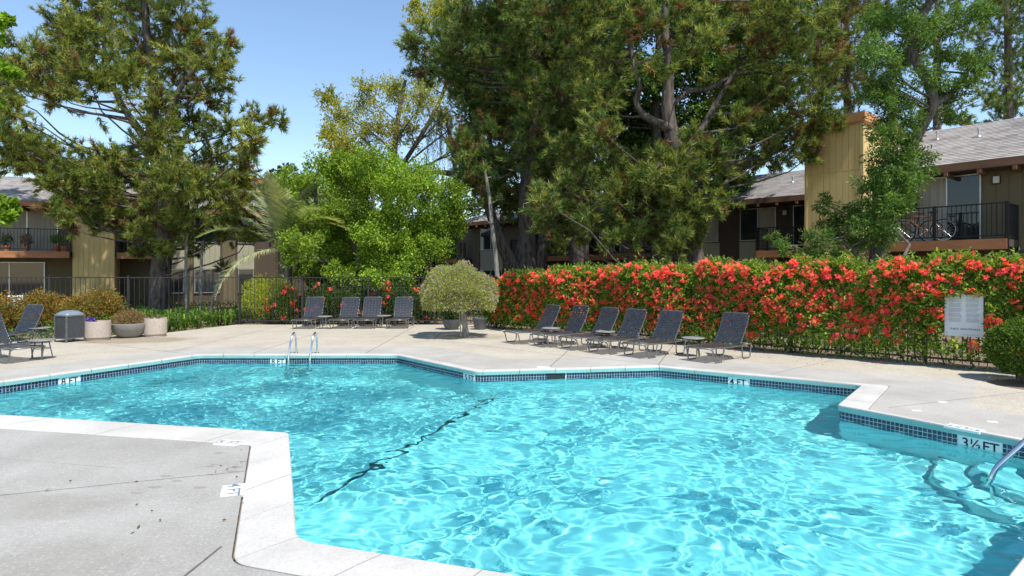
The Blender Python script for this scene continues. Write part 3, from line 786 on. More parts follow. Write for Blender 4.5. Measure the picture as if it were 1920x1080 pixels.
def glazing(parent, y, xs, z0, z1, kinds, name='window', fr=.035):
    """framed panes side by side at the plane y; kinds: g = dark glass, c = drawn curtain behind"""
    f = MB(); x0, x1 = xs[0], xs[-1]
    f.box(x0-fr, x1+fr, y-.05, y, z1, z1+fr); f.box(x0-fr, x1+fr, y-.05, y, z0-fr, z0)
    for x in xs: f.box(x-fr/2, x+fr/2, y-.048, y-.002, z0, z1)
    o = empty(name, (0,0,0), 0, parent)
    f.build('frame', M['alu'], o)
    for i, k in enumerate(kinds):
        p = MB(); p.box(xs[i]+fr/2, xs[i+1]-fr/2, y-.026, y-.02, z0, z1); p.build('pane', M['curtain'] if k == 'c' else M['glass'], o)
    return o
def wall_lamp(parent, x, y, z):
    b = MB(); b.box(x-.09, x+.09, y-.09, y-.001, z-.12, z+.12); o = b.build('wall_lamp', M['rail_black'], parent)
    b = MB(); b.box(x-.075, x+.075, y-.11, y-.0905, z-.10, z+.10); b.build('lamp_glass', M['lamp_glass'], o)
def roof_vent(parent, x, y, z, h=.3, r=.05):
    b = MB(); b.lathe([(r*2.4,0),(r*1.3,.05),(r,.06),(r,h),(r*1.5,h),(r*1.5,h+.06),(.01,h+.08)], 12, 0, (x, y, z)); b.build('roof_vent', M['alu'], parent)

# right-hand block: chimney tower, balcony with bicycles
RB = tag(empty('apartment_building', (11.24, 19.15, -.05), atan2(-.76, .645)), 'apartment wing with tan chimney tower and a balcony holding bicycles', 'building')
TW = wallbox(RB, -1.80, -.01, .02, 3.62, 0, 6.55, M['tan_siding'], 'chimney_tower')
boards(RB, -1.78, -.03, 0, 2.3, .02, M['tan_siding'], .2); boards(RB, -1.78, -.03, 2.32, 5.0, .02, M['tan_siding'], .2); boards(RB, -1.78, -.03, 5.02, 6.52, .02, M['tan_siding'], .2)
boards(RB, .05, 3.6, 2.4, 6.52, 0, M['tan_siding'], .3, flip=-.012)
wallbox(RB, -1.815, -1.74, -.018, .05, 0, 6.53, M['tan_siding'], 'corner_trim'); wallbox(RB, -.07, .025, -.019, .05, 0, 6.53, M['tan_siding'], 'corner_trim')
b = MB(); b.box(-1.90, .09, -.08, 3.70, 6.56, 6.86); b.box(-1.87, .06, -.05, 3.67, 6.50, 6.561); b.build('tower_cap', M['gold_wood'], RB)
b = MB(); b.box(-1.2, -.5, 1.2, 2.2, 6.861, 7.03); b.build('chimney_flue', M['lamp_glass'], RB)
wallbox(RB, -.01, 9.5, 1.52, 6.9, 0, 4.9, M['olive_siding'])
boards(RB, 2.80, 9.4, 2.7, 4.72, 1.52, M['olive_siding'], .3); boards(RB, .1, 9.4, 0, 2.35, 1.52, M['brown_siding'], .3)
glazing(RB, 1.50, (.17, 1.02, 1.886, 2.73), 2.66, 4.66, 'ccg', 'sliding_door')
balcony(RB, .03, 3.62, .0, 1.5, mid=(.85, 1.9,), left=False)
roof(RB, .02, 10.5, .80, 4.97, 4.25, 6.75, fascia=M['brown_wood'])
wall_lamp(RB, 3.12, 1.50, 4.45)
for x, y in ((1.2, 3.2), (2.4, 2.9), (3.6, 3.6), (5.2, 3.0)): roof_vent(RB, x, y, 4.97 + (y-.8)*.516, .22, .035)
b = MB(); b.box(4.5, 4.75, 3.3, 3.6, 6.22, 6.5); b.box(4.4, 4.85, 3.2, 3.7, 6.45, 6.52); b.build('roof_vent', M['rail_black'], RB)

# long block behind the pines
MBd = tag(empty('apartment_building', (-3.3, 39.4, -.05), atan2(-.676, .736)), 'long two storey brown apartment wing behind the tall pines', 'building')
wallbox(MBd, .0, 23.5, .92, 8.0, 0, 4.9, M['brown_siding'])
roof(MBd, -.6, 24.2, .0, 4.97, 4.4, 6.72, fascia=M['brown_wood'], hip=3.0)
for x0, x1 in ((-.0, .7), (2.95, 4.6), (14.2, 15.9), (17.2, 17.95)): boards(MBd, x0, x1, 0, 4.7, .92, M['olive_siding'] if x0 < 3 else M['brown_siding'], .25)
for x0, x1, kd in ((.8, 2.85, 'gg'), (16.0, 17.1, 'c'), (18.05, 19.75, 'gc')):
    xs_ = list(np.linspace(x0+.06, x1-.06, len(kd)+1)); glazing(MBd, .90, xs_, 3.2, 4.6, kd)
    boards(MBd, x0, x1, 1.9, 3.12, .92, M['pale_panel'], .25, name='panel_board'); glazing(MBd, .90, xs_, .8, 1.85, kd)
glazing(MBd, .90, (20.45, 21.3), 2.65, 4.6, 'g', 'door'); wall_lamp(MBd, 20.1, .90, 4.35)
glazing(MBd, .90, (5.3, 6.6, 7.9), 2.66, 4.6, 'gg', 'sliding_door'); glazing(MBd, .90, (10.3, 11.6, 12.9), 2.66, 4.6, 'gc', 'sliding_door')
glazing(MBd, .90, (5.3, 6.6, 7.9), .1, 2.1, 'gg', 'sliding_door'); glazing(MBd, .90, (10.3, 11.6, 12.9), .1, 2.1, 'gg', 'sliding_door')
balcony(MBd, 4.8, 9.4, -.5, .9, mid=(2.3,)); balcony(MBd, 9.7, 14.0, -.5, .9, mid=(2.1,)); balcony(MBd, 19.3, 21.4, -.4, .9)
balcony(MBd, -2.2, .0, .2, 1.6, right=False); wallbox(MBd, -2.3, -.01, 1.62, 7.9, 0, 4.7, M['olive_siding'])
for x, y in ((17.5, 2.6), (20.0, 2.2), (3.0, 2.5)): roof_vent(MBd, x, y, 4.97 + y*.397, .22, .035)

# left-hand block
LB = tag(empty('apartment_building', (-22.5, 26.0, -.05), atan2(.43, .9)), 'apartment wing at the left with tan tower and potted balcony', 'building')
wallbox(LB, -5, 13.0, 1.55, 8, 0, 4.9, M['olive_siding']); wallbox(LB, 6.02, 13.0, .92, 1.549, 0, 4.7, M['brown_siding'])
wallbox(LB, 2.76, 4.38, .02, 3.4, 0, 6.3, M['tan_siding'], 'chimney_tower'); boards(LB, 2.78, 4.36, 0, 6.28, .02, M['tan_siding'], .2)
b = MB(); b.box(2.65, 4.5, -.1, 3.5, 6.31, 6.6); b.build('tower_cap', M['rust_wood'], LB)
wallbox(LB, 1.6, 2.6, 2.6, 3.8, 4.9, 6.3, M['tan_siding'], 'chimney')
roof(LB, -6, 2.7, .0, 4.87, 4.2, 6.45, fascia=M['rust_wood']); roof(LB, 4.42, 13.5, .25, 4.87, 4.4, 6.40, fascia=M['brown_wood'])
balcony(LB, -5, 2.7, -.3, 1.5, mid=(2.0, 4.2, 6.2), left=False, right=False); balcony(LB, 4.45, 6.0, .1, 1.5)
glazing(LB, 1.53, (-1.6, -.5, .75, 1.9), 2.66, 4.6, 'gcc', 'sliding_door'); glazing(LB, 1.53, (-2.6, -.9, .1, 1.4), .1, 2.15, 'ggg', 'sliding_door')
glazing(LB, 1.53, (4.7, 5.6), 2.66, 4.6, 'g', 'door')
for x0, x1 in ((6.25, 7.2), (7.6, 8.8), (9.6, 10.4)):
    glazing(LB, .90, (x0+.05, x1-.05), 3.25, 4.5, 'g'); boards(LB, x0, x1, 1.9, 3.15, .92, M['pale_panel'], .25, name='panel_board'); glazing(LB, .90, (x0+.05, x1-.05), .7, 1.85, 'g')
boards(LB, 8.9, 9.5, 0, 4.6, .92, M['olive_siding'], .2); boards(LB, 7.25, 7.55, 0, 4.6, .92, M['olive_siding'], .15)
wallbox(LB, 10.6, 12.3, 2.3, 4.0, 0, 6.5, M['tan_siding'], 'chimney_tower'); boards(LB, 10.62, 12.28, 4.6, 6.48, 2.3, M['tan_siding'], .2)
b = MB(); b.box(10.5, 12.4, 2.18, 4.1, 6.51, 6.75); b.build('tower_cap', M['rust_wood'], LB)
for q in range(2):
    b = MB(); b.lathe([(.16,0),(.16,.12),(.22,.13),(.22,.18),(.16,.19),(.16,.28),(.22,.29),(.22,.34),(.02,.36)], 16, 0, (11.2+q*.5, 3.1, 6.75)); b.build('chimney_flue', M['lamp_glass'], LB)

# ------------------------------------------------------------------ bicycles on the balcony
M['tyre'] = plain('tyre', (.015,.015,.015), .8); M['rim'] = plain('rim', (.55,.55,.55), .35, .7)
M['orange_paint'] = plain('orange_paint', (.26,.085,.03), .35, spec=.5); M['dark_paint'] = plain('dark_paint', (.03,.03,.035), .35, spec=.5)
def bicycle(loc, rz, paint, label, lean=.06):
    o = tag(empty('bicycle', loc, rz), label, 'bicycle', 'bicycles on the balcony'); o.rotation_euler.x = lean
    R_ = .33
    for x in (-.52, .52):
        w = MB(); w.tube([(x + R_*cos(a), 0, R_ + R_*sin(a)) for a in np.linspace(0, 2*pi, 33)[:-1]], .019, 8, closed=True); wo = w.build('wheel', M['tyre'], o)
        r = MB(); r.tube([(x + (R_-.028)*cos(a), 0, R_ + (R_-.028)*sin(a)) for a in np.linspace(0, 2*pi, 33)[:-1]], .011, 6, closed=True); r.build('rim', M['rim'], wo)
        sp = MB()
        for k in range(16): a = 2*pi*k/16; sp.tube([(x, .01*(-1)**k, R_), (x+(R_-.03)*cos(a), 0, R_+(R_-.03)*sin(a))], .0018, 4)
        sp.tube([(x,-.04,R_),(x,.04,R_)], .02, 8); sp.build('spokes', M['rim'], wo)
    bb, st, hd, hd2 = (-.06,0,.29), (-.2,0,.78), (.30,0,.80), (.335,0,.68)
    f = MB()
    for a, b, r in ((bb,st,.015),(bb,hd2,.018),((-.18,0,.74),hd,.016),(bb,(-.52,.04,R_),.009),(bb,(-.52,-.04,R_),.009),((-.18,0,.72),(-.52,.04,R_),.008),((-.18,0,.72),(-.52,-.04,R_),.008),(hd,hd2,.02)): f.tube([a, b], r, 8)
    f.build('frame', paint, o)
    f = MB()
    for s in (-.05, .05): f.tube(smooth_path([(.335,0,.68),(.36,s,.62),(.45,s,.45),(.52,s,R_)], 3), .011, 8)
    f.build('fork', paint, o)
    h = MB(); h.tube([hd,(.27,0,.92),(.33,0,.95)], .013, 8); h.tube(smooth_path([(.24,-.29,.99),(.33,-.2,.96),(.35,0,.95),(.33,.2,.96),(.24,.29,.99)], 4), .012, 8); h.build('handlebar', M['dark_paint'], o)
    s = MB(); s.tube([st,(-.22,0,.88)], .012, 8); s.lathe([(.02,.87),(.07,.885),(.075,.905),(.03,.915)], 12, 0, (-.24,0,0), 1.7, .9); s.build('saddle', M['dark_void'], o)
    c = MB(); c.tube([(-.06+.09*cos(a), .05, .29+.09*sin(a)) for a in np.linspace(0, 2*pi, 17)[:-1]], .006, 5, closed=True); c.tube([(-.06,.05,.29),(.06,.09,.18)], .009, 6); c.tube([(-.06,-.05,.29),(-.18,-.09,.40)], .009, 6); c.build('crank', M['rim'], o)
bm_ = lambda x, y: (11.24 + .645*x + .76*y, 19.15 - .76*x + .645*y, 2.585)
ang = atan2(-.76, .645)
bicycle(bm_(1.55, .38), ang + pi, M['orange_paint'], 'orange bicycle standing nearest the balcony railing')
bicycle(bm_(1.15, .75), ang + pi, M['dark_paint'], 'dark bicycle behind the orange one on the balcony', -.05)
# ------------------------------------------------------------------ vegetation helpers
def bark_mat(name, c0, c1, sc=9):
    m, N, L, b = node_mat(name); tc = N.new('ShaderNodeTexCoord'); mp = N.new('ShaderNodeMapping'); mp.inputs['Scale'].default_value = (1, 1, .25); L.new(tc.outputs['Object'], mp.inputs[0])
    v = N.new('ShaderNodeTexVoronoi'); v.inputs['Scale'].default_value = sc; L.new(mp.outputs[0], v.inputs['Vector'])
    n = N.new('ShaderNodeTexNoise'); n.inputs['Scale'].default_value = sc*2; n.inputs['Detail'].default_value = 6; L.new(mp.outputs[0], n.inputs['Vector'])
    a = N.new('ShaderNodeMath'); a.operation = 'MULTIPLY'; L.new(v.outputs['Distance'], a.inputs[0]); L.new(n.outputs[0], a.inputs[1])
    cr = N.new('ShaderNodeValToRGB'); cr.color_ramp.elements[0].position = .05; cr.color_ramp.elements[0].color = (*c0, 1); cr.color_ramp.elements[1].position = .4; cr.color_ramp.elements[1].color = (*c1, 1)
    L.new(a.outputs[0], cr.inputs[0]); L.new(cr.outputs[0], b.inputs['Base Color']); b.inputs['Roughness'].default_value = .9; b.inputs['Specular IOR Level'].default_value = .2
    bp = N.new('ShaderNodeBump'); bp.inputs['Strength'].default_value = .8; bp.inputs['Distance'].default_value = .04; L.new(a.outputs[0], bp.inputs['Height']); L.new(bp.outputs[0], b.inputs['Normal'])
    return m
M['pine_bark'] = bark_mat('pine_bark', (.045,.036,.030), (.15,.12,.10)); M['grey_bark'] = bark_mat('grey_bark', (.055,.047,.04), (.17,.145,.12), 14)
M['pale_bark'] = bark_mat('pale_bark', (.16,.145,.125), (.32,.30,.265), 12)
def unit(a): return a / np.maximum(np.linalg.norm(a, axis=-1, keepdims=True), 1e-9)
def ball(n, r=RNG):
    d = unit(r.normal(size=(n, 3))); return d * (r.random((n, 1)) ** (1/2.4))
def tints(n, cols, var=.25, r=RNG):
    cols = np.array(cols); i = r.integers(0, len(cols), n); c = cols[i] * (1 + r.normal(0, var, (n, 1))).clip(.45, 1.7); return c.clip(.004, .9)
class Leaves:
    """gathers leaf and needle faces"""
    def __init__(s): s.V = []; s.C = []
    def broad(s, P_, D, length, width, cols, fold=.25):
        """pointed leaves: two faces either side of a midrib; D = direction of each leaf"""
        n = len(P_); D = unit(D); S = unit(np.cross(D, RNG.normal(size=(n, 3)))); U = np.cross(S, D)
        l = (length * RNG.uniform(.65, 1.25, (n, 1))); w = l * (width/length) * .5
        a = P_; t = P_ + D*l - U*l*.12; m = P_ + D*l*.48
        lft = m + S*w + U*w*fold; rgt = m - S*w + U*w*fold
        v = np.stack([a, lft, t, a, t, rgt], 1).reshape(-1, 3); s.V.append(v); s.C.append(np.repeat(cols, 6, 0))
    def needles(s, P_, D, k, length, width, cols, spread=.7):
        n = len(P_); D = np.repeat(unit(D), k, 0); Pk = np.repeat(P_, k, 0)
        d = unit(D + spread*RNG.normal(size=D.shape)); l = length*RNG.uniform(.6, 1.15, (n*k, 1)); w = unit(np.cross(d, RNG.normal(size=d.shape)))*width*.5
        v = np.stack([Pk - w, Pk + w, Pk + d*l], 1).reshape(-1, 3); s.V.append(v); s.C.append(np.repeat(np.repeat(cols, k, 0), 3, 0))
    def tris(s, v, c): s.V.append(np.asarray(v, float).reshape(-1, 3)); s.C.append(np.asarray(c, float).reshape(-1, 3))
    def mesh(s, name, mat, origin=(0,0,0)):
        V = np.concatenate(s.V) - np.array(origin); C = np.concatenate(s.C); F = np.arange(len(V)).reshape(-1, 3)
        return mesh_np(name, V, F, mat, C)
    def build(s, name, mat, parent=None, origin=(0,0,0)): return link(name, s.mesh(name, mat, origin), parent)

def limb(mb, a, b, r0, r1, sag=.15, n=5, sides=6, up=.0):
    a, b = Vector(a), Vector(b); L_ = (b-a).length; j = Vector((random.uniform(-1,1), random.uniform(-1,1), random.uniform(-.4,.4)))*L_*.09
    pts = []
    for k in range(n+1):
        u = k/n; p = a.lerp(b, u); bow = sin(pi*u); pts.append(p + Vector((0,0,-1))*bow*L_*sag + j*sin(2*pi*u*.8)*(1 if k < n else 0))
    mb.tube(pts, [r0 + (r1-r0)*(k/n)**.8 for k in range(n+1)], sides); return pts
def attach_point(paths, c, drop=.25):
    """trunk point from which a limb to the clump c leaves: a bit lower than the clump"""
    best = None
    for path in paths:
        for (p, r) in path:
            hd = hypot(p.x-c.x, p.y-c.y); want = c.z - drop*hd; cost = abs(p.z-want) + .25*hd
            if p.z < 1.2: cost += 3
            if best is None or cost < best[0]: best = (cost, p, r)
    return best[1], best[2]
def clumps_px(lst, Y0, dj=1.5, back=0, shrink=1.0):
    out = []
    for (px, py, r) in lst:
        Y = Y0 + random.gauss(0, dj)*.8; out.append((P(px, py, Y), r*Y0/FPX*shrink))
    for _ in range(back):
        px, py, r = random.choice(lst); Y = Y0 + random.uniform(1.5, 4.5)
        out.append((P(px + random.uniform(-40, 40), py + random.uniform(-30, 30), Y), r*Y0/FPX))
    return out
def make_trunks(trunks):
    """trunks: lists of (point, radius); smoothed"""
    paths = []
    for tr in trunks:
        pts = smooth_path([p for p, _ in tr], 5); rs = []
        for i in range(len(tr)-1): rs += [tr[i][1] + (tr[i+1][1]-tr[i][1])*k/5 for k in range(5)]
        rs.append(tr[-1][1]); paths.append(list(zip(pts, rs)))
    return paths
def tree(name, label, trunks, clumps, kind, bark, cols, dens=1.0, group=None, leaf=(.09,.05), twig=True, drop=.3, needle=(.25,.030), dead=0.0, upright=.3, sides=12, lr=.012, spray=False):
    base = trunks[0][0][0]; root = tag(empty(name, (base.x, base.y, 0)), label, 'tree', group); o = np.array([base.x, base.y, 0])
    paths = make_trunks(trunks); tm = MB(); ov = Vector(o)
    for pa in paths: tm.tube([p - ov for p, _ in pa], [r for _, r in pa], sides)
    tr = tm.build('trunk', bark, root)
    bm = MB(); lv = Leaves(); cols = np.array(cols)
    for (c, R) in clumps:
        p, r = attach_point(paths, c, drop); pts = limb(bm, p - ov, c - ov, min(r*.6, .02 + lr*(c-p).length**.8), .014, .08 if kind == 'pine' else .02)
        cl = np.array(c); br = random.uniform(.8, 1.2)
        if kind == 'pine':
            nt = int(44*dens*max(.4, (R/1.0))**1.6); out = np.array((c - p)); out[2] = 0; out = out/(np.linalg.norm(out)+1e-6)
            for _ in range(nt):
                d = unit(RNG.normal(size=3) + out*.45 + np.array([0,0,.25])); s0 = cl + RNG.normal(size=3)*R*.22; Ln = R*random.uniform(.55, 1.05); bend = np.array([0,0,upright])*Ln
                m = 12; u = np.linspace(.38, 1, m)[:, None]; q = s0 + d*Ln*u + bend*(u**2)*.5 + RNG.normal(size=(m, 3))*.03
                dd = unit(d + np.array([0,0,upright*1.2])); isdead = random.random() < dead
                cc = tints(m, [(.20,.115,.05), (.17,.10,.05)] if isdead else cols, .22)*br
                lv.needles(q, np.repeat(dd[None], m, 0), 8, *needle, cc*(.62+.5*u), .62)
                if twig:
                    e0, e1 = s0 - o, q[-1] - o; w = np.cross(e1-e0, [0,0,1.0]); w = w/(np.linalg.norm(w)+1e-6)*.008
                    md = (e0+e1)/2 + np.array([0,0,-.04])
                    bm.add([e0-w, e0+w, md+w, md-w, e1], [(0,1,2,3), (3,2,4)])
        else:
            if spray:
                for _ in range(int(46*max(.5, R))):
                    d = unit(RNG.normal(size=3) + np.array([0,0,.3])); e1 = cl + d*R*random.uniform(.6,1.15); s0 = cl + RNG.normal(size=3)*R*.2; m = 22; u = np.linspace(.15,1,m)[:,None]; q = s0 + (e1-s0)*u + np.array([0,0,-.25])*u*u*R*.5 + RNG.normal(size=(m,3))*.05
                    lv.broad(q, RNG.normal(size=(m,3)) + np.array([0,0,-.3]), leaf[0], leaf[1], tints(m, cols, .22)*br); w = np.array([.011,.0,.004]); a_, b_2, c_ = s0-o, q[m//2]-o, q[-1]-o; bm.add([a_-w, a_+w, b_2+w*.7, b_2-w*.7, c_], [(0,1,2,3),(3,2,4)])
                continue
            n = int(2600*dens*max(.25, R)**1.9); kc = 16; cen = ball(kc)*.8; ii = RNG.integers(0, kc, n); q = cen[ii] + ball(n)*RNG.uniform(.28, .48, kc)[ii][:, None]; sh = q*R*np.array([1,1,.82]); pos = cl + sh
            pos += np.array([np.sin(pos[:,1]*7+R*9), np.cos(pos[:,2]*6), np.sin(pos[:,0]*8)]).T*R*.12
            D = unit(q*.7 + RNG.normal(size=(n,3))*.75 + np.array([0,0,-.15])); lv.broad(pos, D, leaf[0], leaf[1], tints(n, cols, .22)*br*RNG.uniform(.8, 1.2, kc)[ii][:, None])
            if twig:
                for k in range(int(7*max(.5, R))):
                    e = q[k]*R*.85 + cl - o; s0 = cl - o + RNG.normal(size=3)*R*.1; w = np.cross(e-s0, [.3,0,1.0]); w = w/(np.linalg.norm(w)+1e-6)*.009
                    bm.add([s0-w, s0+w, e], [(0,1,2)])
    bm.build('limbs', bark, tr)
    lv.build('crown', M['needle'] if kind == 'pine' else M['leaf'], root, o)
    return root
def pts_px(lst, Y): return [(P(px, py, Y + (dy if dy else 0)), r) for (px, py, dy, r) in lst]

PINE = [(.24,.265,.055), (.17,.22,.048), (.33,.305,.075), (.10,.165,.042)]
PINE_D = [(.105,.18,.045), (.16,.225,.05), (.07,.13,.038), (.24,.235,.07)]
PINE_M = [(.17,.23,.05), (.235,.26,.06), (.105,.17,.045), (.31,.29,.075), (.08,.14,.04)]
# ------------------------------------------------------------------ trees
L1 = [(180,30,60),(250,20,60),(120,55,42),(320,40,55),(370,60,42),(420,85,32),(400,130,40),(350,110,50),(280,90,50),(200,100,60),(130,120,55),(80,130,48),(40,100,30),(55,165,40),(110,175,45),(170,160,48),(230,165,45),
      (330,170,50),(390,185,38),(412,160,25),(300,215,42),(360,235,48),(430,245,42),(480,232,33),(515,230,23),(470,268,33),(60,262,42),(30,300,40),(100,298,45),(165,318,45),(220,320,45),(125,345,40),(190,352,45),(250,342,42),
      (310,300,48),(330,350,46),(400,312,48),(440,340,42),(400,370,45),(460,382,28),(350,400,36),(290,390,40),(230,392,40),(172,392,34),(112,395,28),(140,418,22),(262,440,26),(270,472,18),(330,440,24),(440,420,26),(465,448,22),(20,215,28),(12,245,26),
      (200,-60,70),(280,-50,70),(340,-30,60),(130,-20,55),(240,-120,70),(300,-110,60),(22,272,38),(50,316,28),(92,332,36),(142,372,36),(205,302,38),(152,400,28),(200,424,28),(242,420,30),(302,342,38),(372,342,38),(424,382,34),(362,440,26),(312,468,20),(452,302,34),(20,150,34),(150,80,44),(260,130,44),(330,120,40),(300,260,40)]
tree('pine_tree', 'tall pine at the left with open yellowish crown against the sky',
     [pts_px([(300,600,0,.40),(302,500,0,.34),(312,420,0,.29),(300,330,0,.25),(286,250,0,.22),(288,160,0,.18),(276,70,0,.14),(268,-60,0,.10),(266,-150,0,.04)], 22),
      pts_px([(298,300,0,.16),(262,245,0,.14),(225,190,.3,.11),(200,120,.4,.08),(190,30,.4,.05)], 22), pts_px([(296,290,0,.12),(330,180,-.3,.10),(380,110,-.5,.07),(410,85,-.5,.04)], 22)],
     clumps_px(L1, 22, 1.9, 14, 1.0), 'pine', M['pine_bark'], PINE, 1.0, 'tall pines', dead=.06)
L8 = [(780,85,38),(830,90,50),(880,60,55),(930,40,55),(980,30,55),(1040,30,55),(1090,60,48),(860,132,52),(808,130,45),(920,130,55),(980,110,55),(1040,110,55),(870,170,42),(930,180,48),(990,180,50),(1050,180,50),(1100,140,46),
      (1000,240,46),(1050,250,46),(962,250,42),(920,265,45),(1090,220,42),(880,310,42),(930,332,50),(892,360,42),(942,385,40),(990,300,46),(1040,320,42),(1002,358,26),(900,280,42),(870,275,32),(900,-30,60),(980,-50,70),(1060,-40,60),(940,-110,60)]
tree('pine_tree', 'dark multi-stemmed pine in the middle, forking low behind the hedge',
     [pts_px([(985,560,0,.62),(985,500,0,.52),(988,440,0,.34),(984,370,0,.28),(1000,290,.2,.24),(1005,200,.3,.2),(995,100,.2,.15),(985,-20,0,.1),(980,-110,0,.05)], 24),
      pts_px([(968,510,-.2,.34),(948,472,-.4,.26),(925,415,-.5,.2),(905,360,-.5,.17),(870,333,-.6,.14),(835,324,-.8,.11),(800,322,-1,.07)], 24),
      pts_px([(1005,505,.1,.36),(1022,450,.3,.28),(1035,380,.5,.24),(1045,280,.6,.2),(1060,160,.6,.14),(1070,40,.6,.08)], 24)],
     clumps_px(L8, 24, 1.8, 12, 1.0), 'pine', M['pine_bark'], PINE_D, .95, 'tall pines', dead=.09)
L9 = [(1120,30,55),(1180,40,52),(1300,20,55),(1370,40,55),(1430,30,55),(1490,40,55),(1540,60,50),(1100,100,50),(1150,130,44),(1330,80,44),(1400,100,52),(1460,112,52),(1520,132,50),(1560,92,36),(1120,190,44),(1090,160,40),(1352,160,42),
      (1420,180,52),(1480,200,52),(1530,212,40),(1550,240,26),(1500,252,44),(1440,262,42),(1382,242,38),(1520,292,24),(1130,250,40),(1100,300,44),(1060,290,36),(1152,330,44),(1205,300,32),(1292,272,36),(1322,320,44),(1272,340,42),(1340,372,34),
      (1222,372,40),(1182,402,40),(1110,392,40),(1060,402,40),(1030,430,32),(1080,440,30),(1252,402,40),(1312,402,34),(1240,440,34),(1200,450,30),(1130,450,20),(1268,470,24),(1022,382,30),(1372,322,28),(1100,-40,60),(1200,-50,60),(1320,-50,60),(1420,-50,60),(1500,-40,55),(1460,292,36),(1490,275,36),(1425,300,34),(1296,310,36),(1288,380,34),(1262,300,34),(1275,430,30),(1140,290,40),(1170,360,40),(1240,340,40),(1300,440,28),(1215,420,36),(1090,350,40),(1150,430,30)]
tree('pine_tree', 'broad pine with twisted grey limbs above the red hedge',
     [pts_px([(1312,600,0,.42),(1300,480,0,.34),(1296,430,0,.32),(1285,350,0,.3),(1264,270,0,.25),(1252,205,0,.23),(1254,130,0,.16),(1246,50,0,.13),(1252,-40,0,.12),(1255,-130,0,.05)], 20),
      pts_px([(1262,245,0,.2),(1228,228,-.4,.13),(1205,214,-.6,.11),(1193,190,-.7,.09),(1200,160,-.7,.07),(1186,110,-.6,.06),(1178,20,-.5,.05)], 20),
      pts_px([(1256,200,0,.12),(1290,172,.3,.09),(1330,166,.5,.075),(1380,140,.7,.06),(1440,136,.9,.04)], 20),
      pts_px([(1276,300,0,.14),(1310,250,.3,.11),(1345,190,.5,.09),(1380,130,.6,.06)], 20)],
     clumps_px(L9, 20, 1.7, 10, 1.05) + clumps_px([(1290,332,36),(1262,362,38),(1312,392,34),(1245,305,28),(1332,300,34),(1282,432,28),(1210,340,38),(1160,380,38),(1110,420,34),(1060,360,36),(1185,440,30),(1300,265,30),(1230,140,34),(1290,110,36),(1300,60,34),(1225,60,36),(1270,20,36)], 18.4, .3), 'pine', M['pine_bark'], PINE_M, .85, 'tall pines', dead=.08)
p9 = P(1085, 560, 25); tree('pine_tree', 'thick pine trunk standing between the two big pines behind the hedge', [pts_px([(1085,580,0,.5),(1086,470,0,.42),(1092,380,0,.36),(1100,250,0,.28),(1110,100,0,.2),(1115,-60,0,.1)], 26)],
     clumps_px([(1110,60,60),(1150,0,60),(1080,20,60),(1120,-60,70),(1140,130,50),(1085,110,50),(1095,210,50),(1160,70,50)], 26, 1.5, 4), 'pine', M['pine_bark'], PINE_D, .8, 'tall pines', dead=.08)
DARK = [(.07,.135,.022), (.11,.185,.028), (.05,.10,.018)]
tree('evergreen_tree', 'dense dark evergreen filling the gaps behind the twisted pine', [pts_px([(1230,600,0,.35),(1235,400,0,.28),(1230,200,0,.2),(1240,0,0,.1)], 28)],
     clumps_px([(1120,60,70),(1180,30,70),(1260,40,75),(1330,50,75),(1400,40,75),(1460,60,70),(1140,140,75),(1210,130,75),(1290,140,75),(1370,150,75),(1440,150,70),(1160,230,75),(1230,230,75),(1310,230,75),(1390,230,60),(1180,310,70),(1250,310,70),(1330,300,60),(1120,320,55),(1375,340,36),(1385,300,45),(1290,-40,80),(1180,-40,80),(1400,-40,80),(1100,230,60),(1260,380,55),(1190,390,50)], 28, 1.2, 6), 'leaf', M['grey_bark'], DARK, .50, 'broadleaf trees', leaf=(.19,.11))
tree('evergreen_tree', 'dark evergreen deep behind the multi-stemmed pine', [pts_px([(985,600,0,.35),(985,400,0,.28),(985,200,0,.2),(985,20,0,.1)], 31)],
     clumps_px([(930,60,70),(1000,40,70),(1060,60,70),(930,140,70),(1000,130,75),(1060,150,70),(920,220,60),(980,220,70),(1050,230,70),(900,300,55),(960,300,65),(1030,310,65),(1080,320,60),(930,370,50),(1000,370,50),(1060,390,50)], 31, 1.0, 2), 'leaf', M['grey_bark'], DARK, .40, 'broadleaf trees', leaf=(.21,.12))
YEL = [(.30,.32,.05), (.38,.36,.05), (.22,.28,.05), (.36,.30,.06)]
tree('honey_locust_tree', 'airy yellow-green tree with thin twigs against the sky', [pts_px([(720,600,0,.3),(722,450,0,.24),(735,330,0,.2),(745,230,0,.14),(760,150,0,.08)], 33), pts_px([(735,340,0,.14),(820,200,.3,.11),(850,90,.5,.08),(835,0,.5,.05)], 33)],
     clumps_px([(640,220,55),(612,182,30),(690,180,52),(740,172,52),(790,192,46),(652,280,55),(700,250,55),(760,250,55),(830,222,38),(620,252,34),(682,312,46),(790,40,38),(830,30,42),(880,40,46),(850,8,40),(780,12,22),(842,100,38),(900,190,46),(950,202,46),(862,180,38),(900,240,38),(770,80,25),(800,150,40)], 33, 1.4, 3), 'leaf', M['grey_bark'], YEL, .13, 'broadleaf trees', leaf=(.17,.07), drop=.8, spray=True, lr=.016)
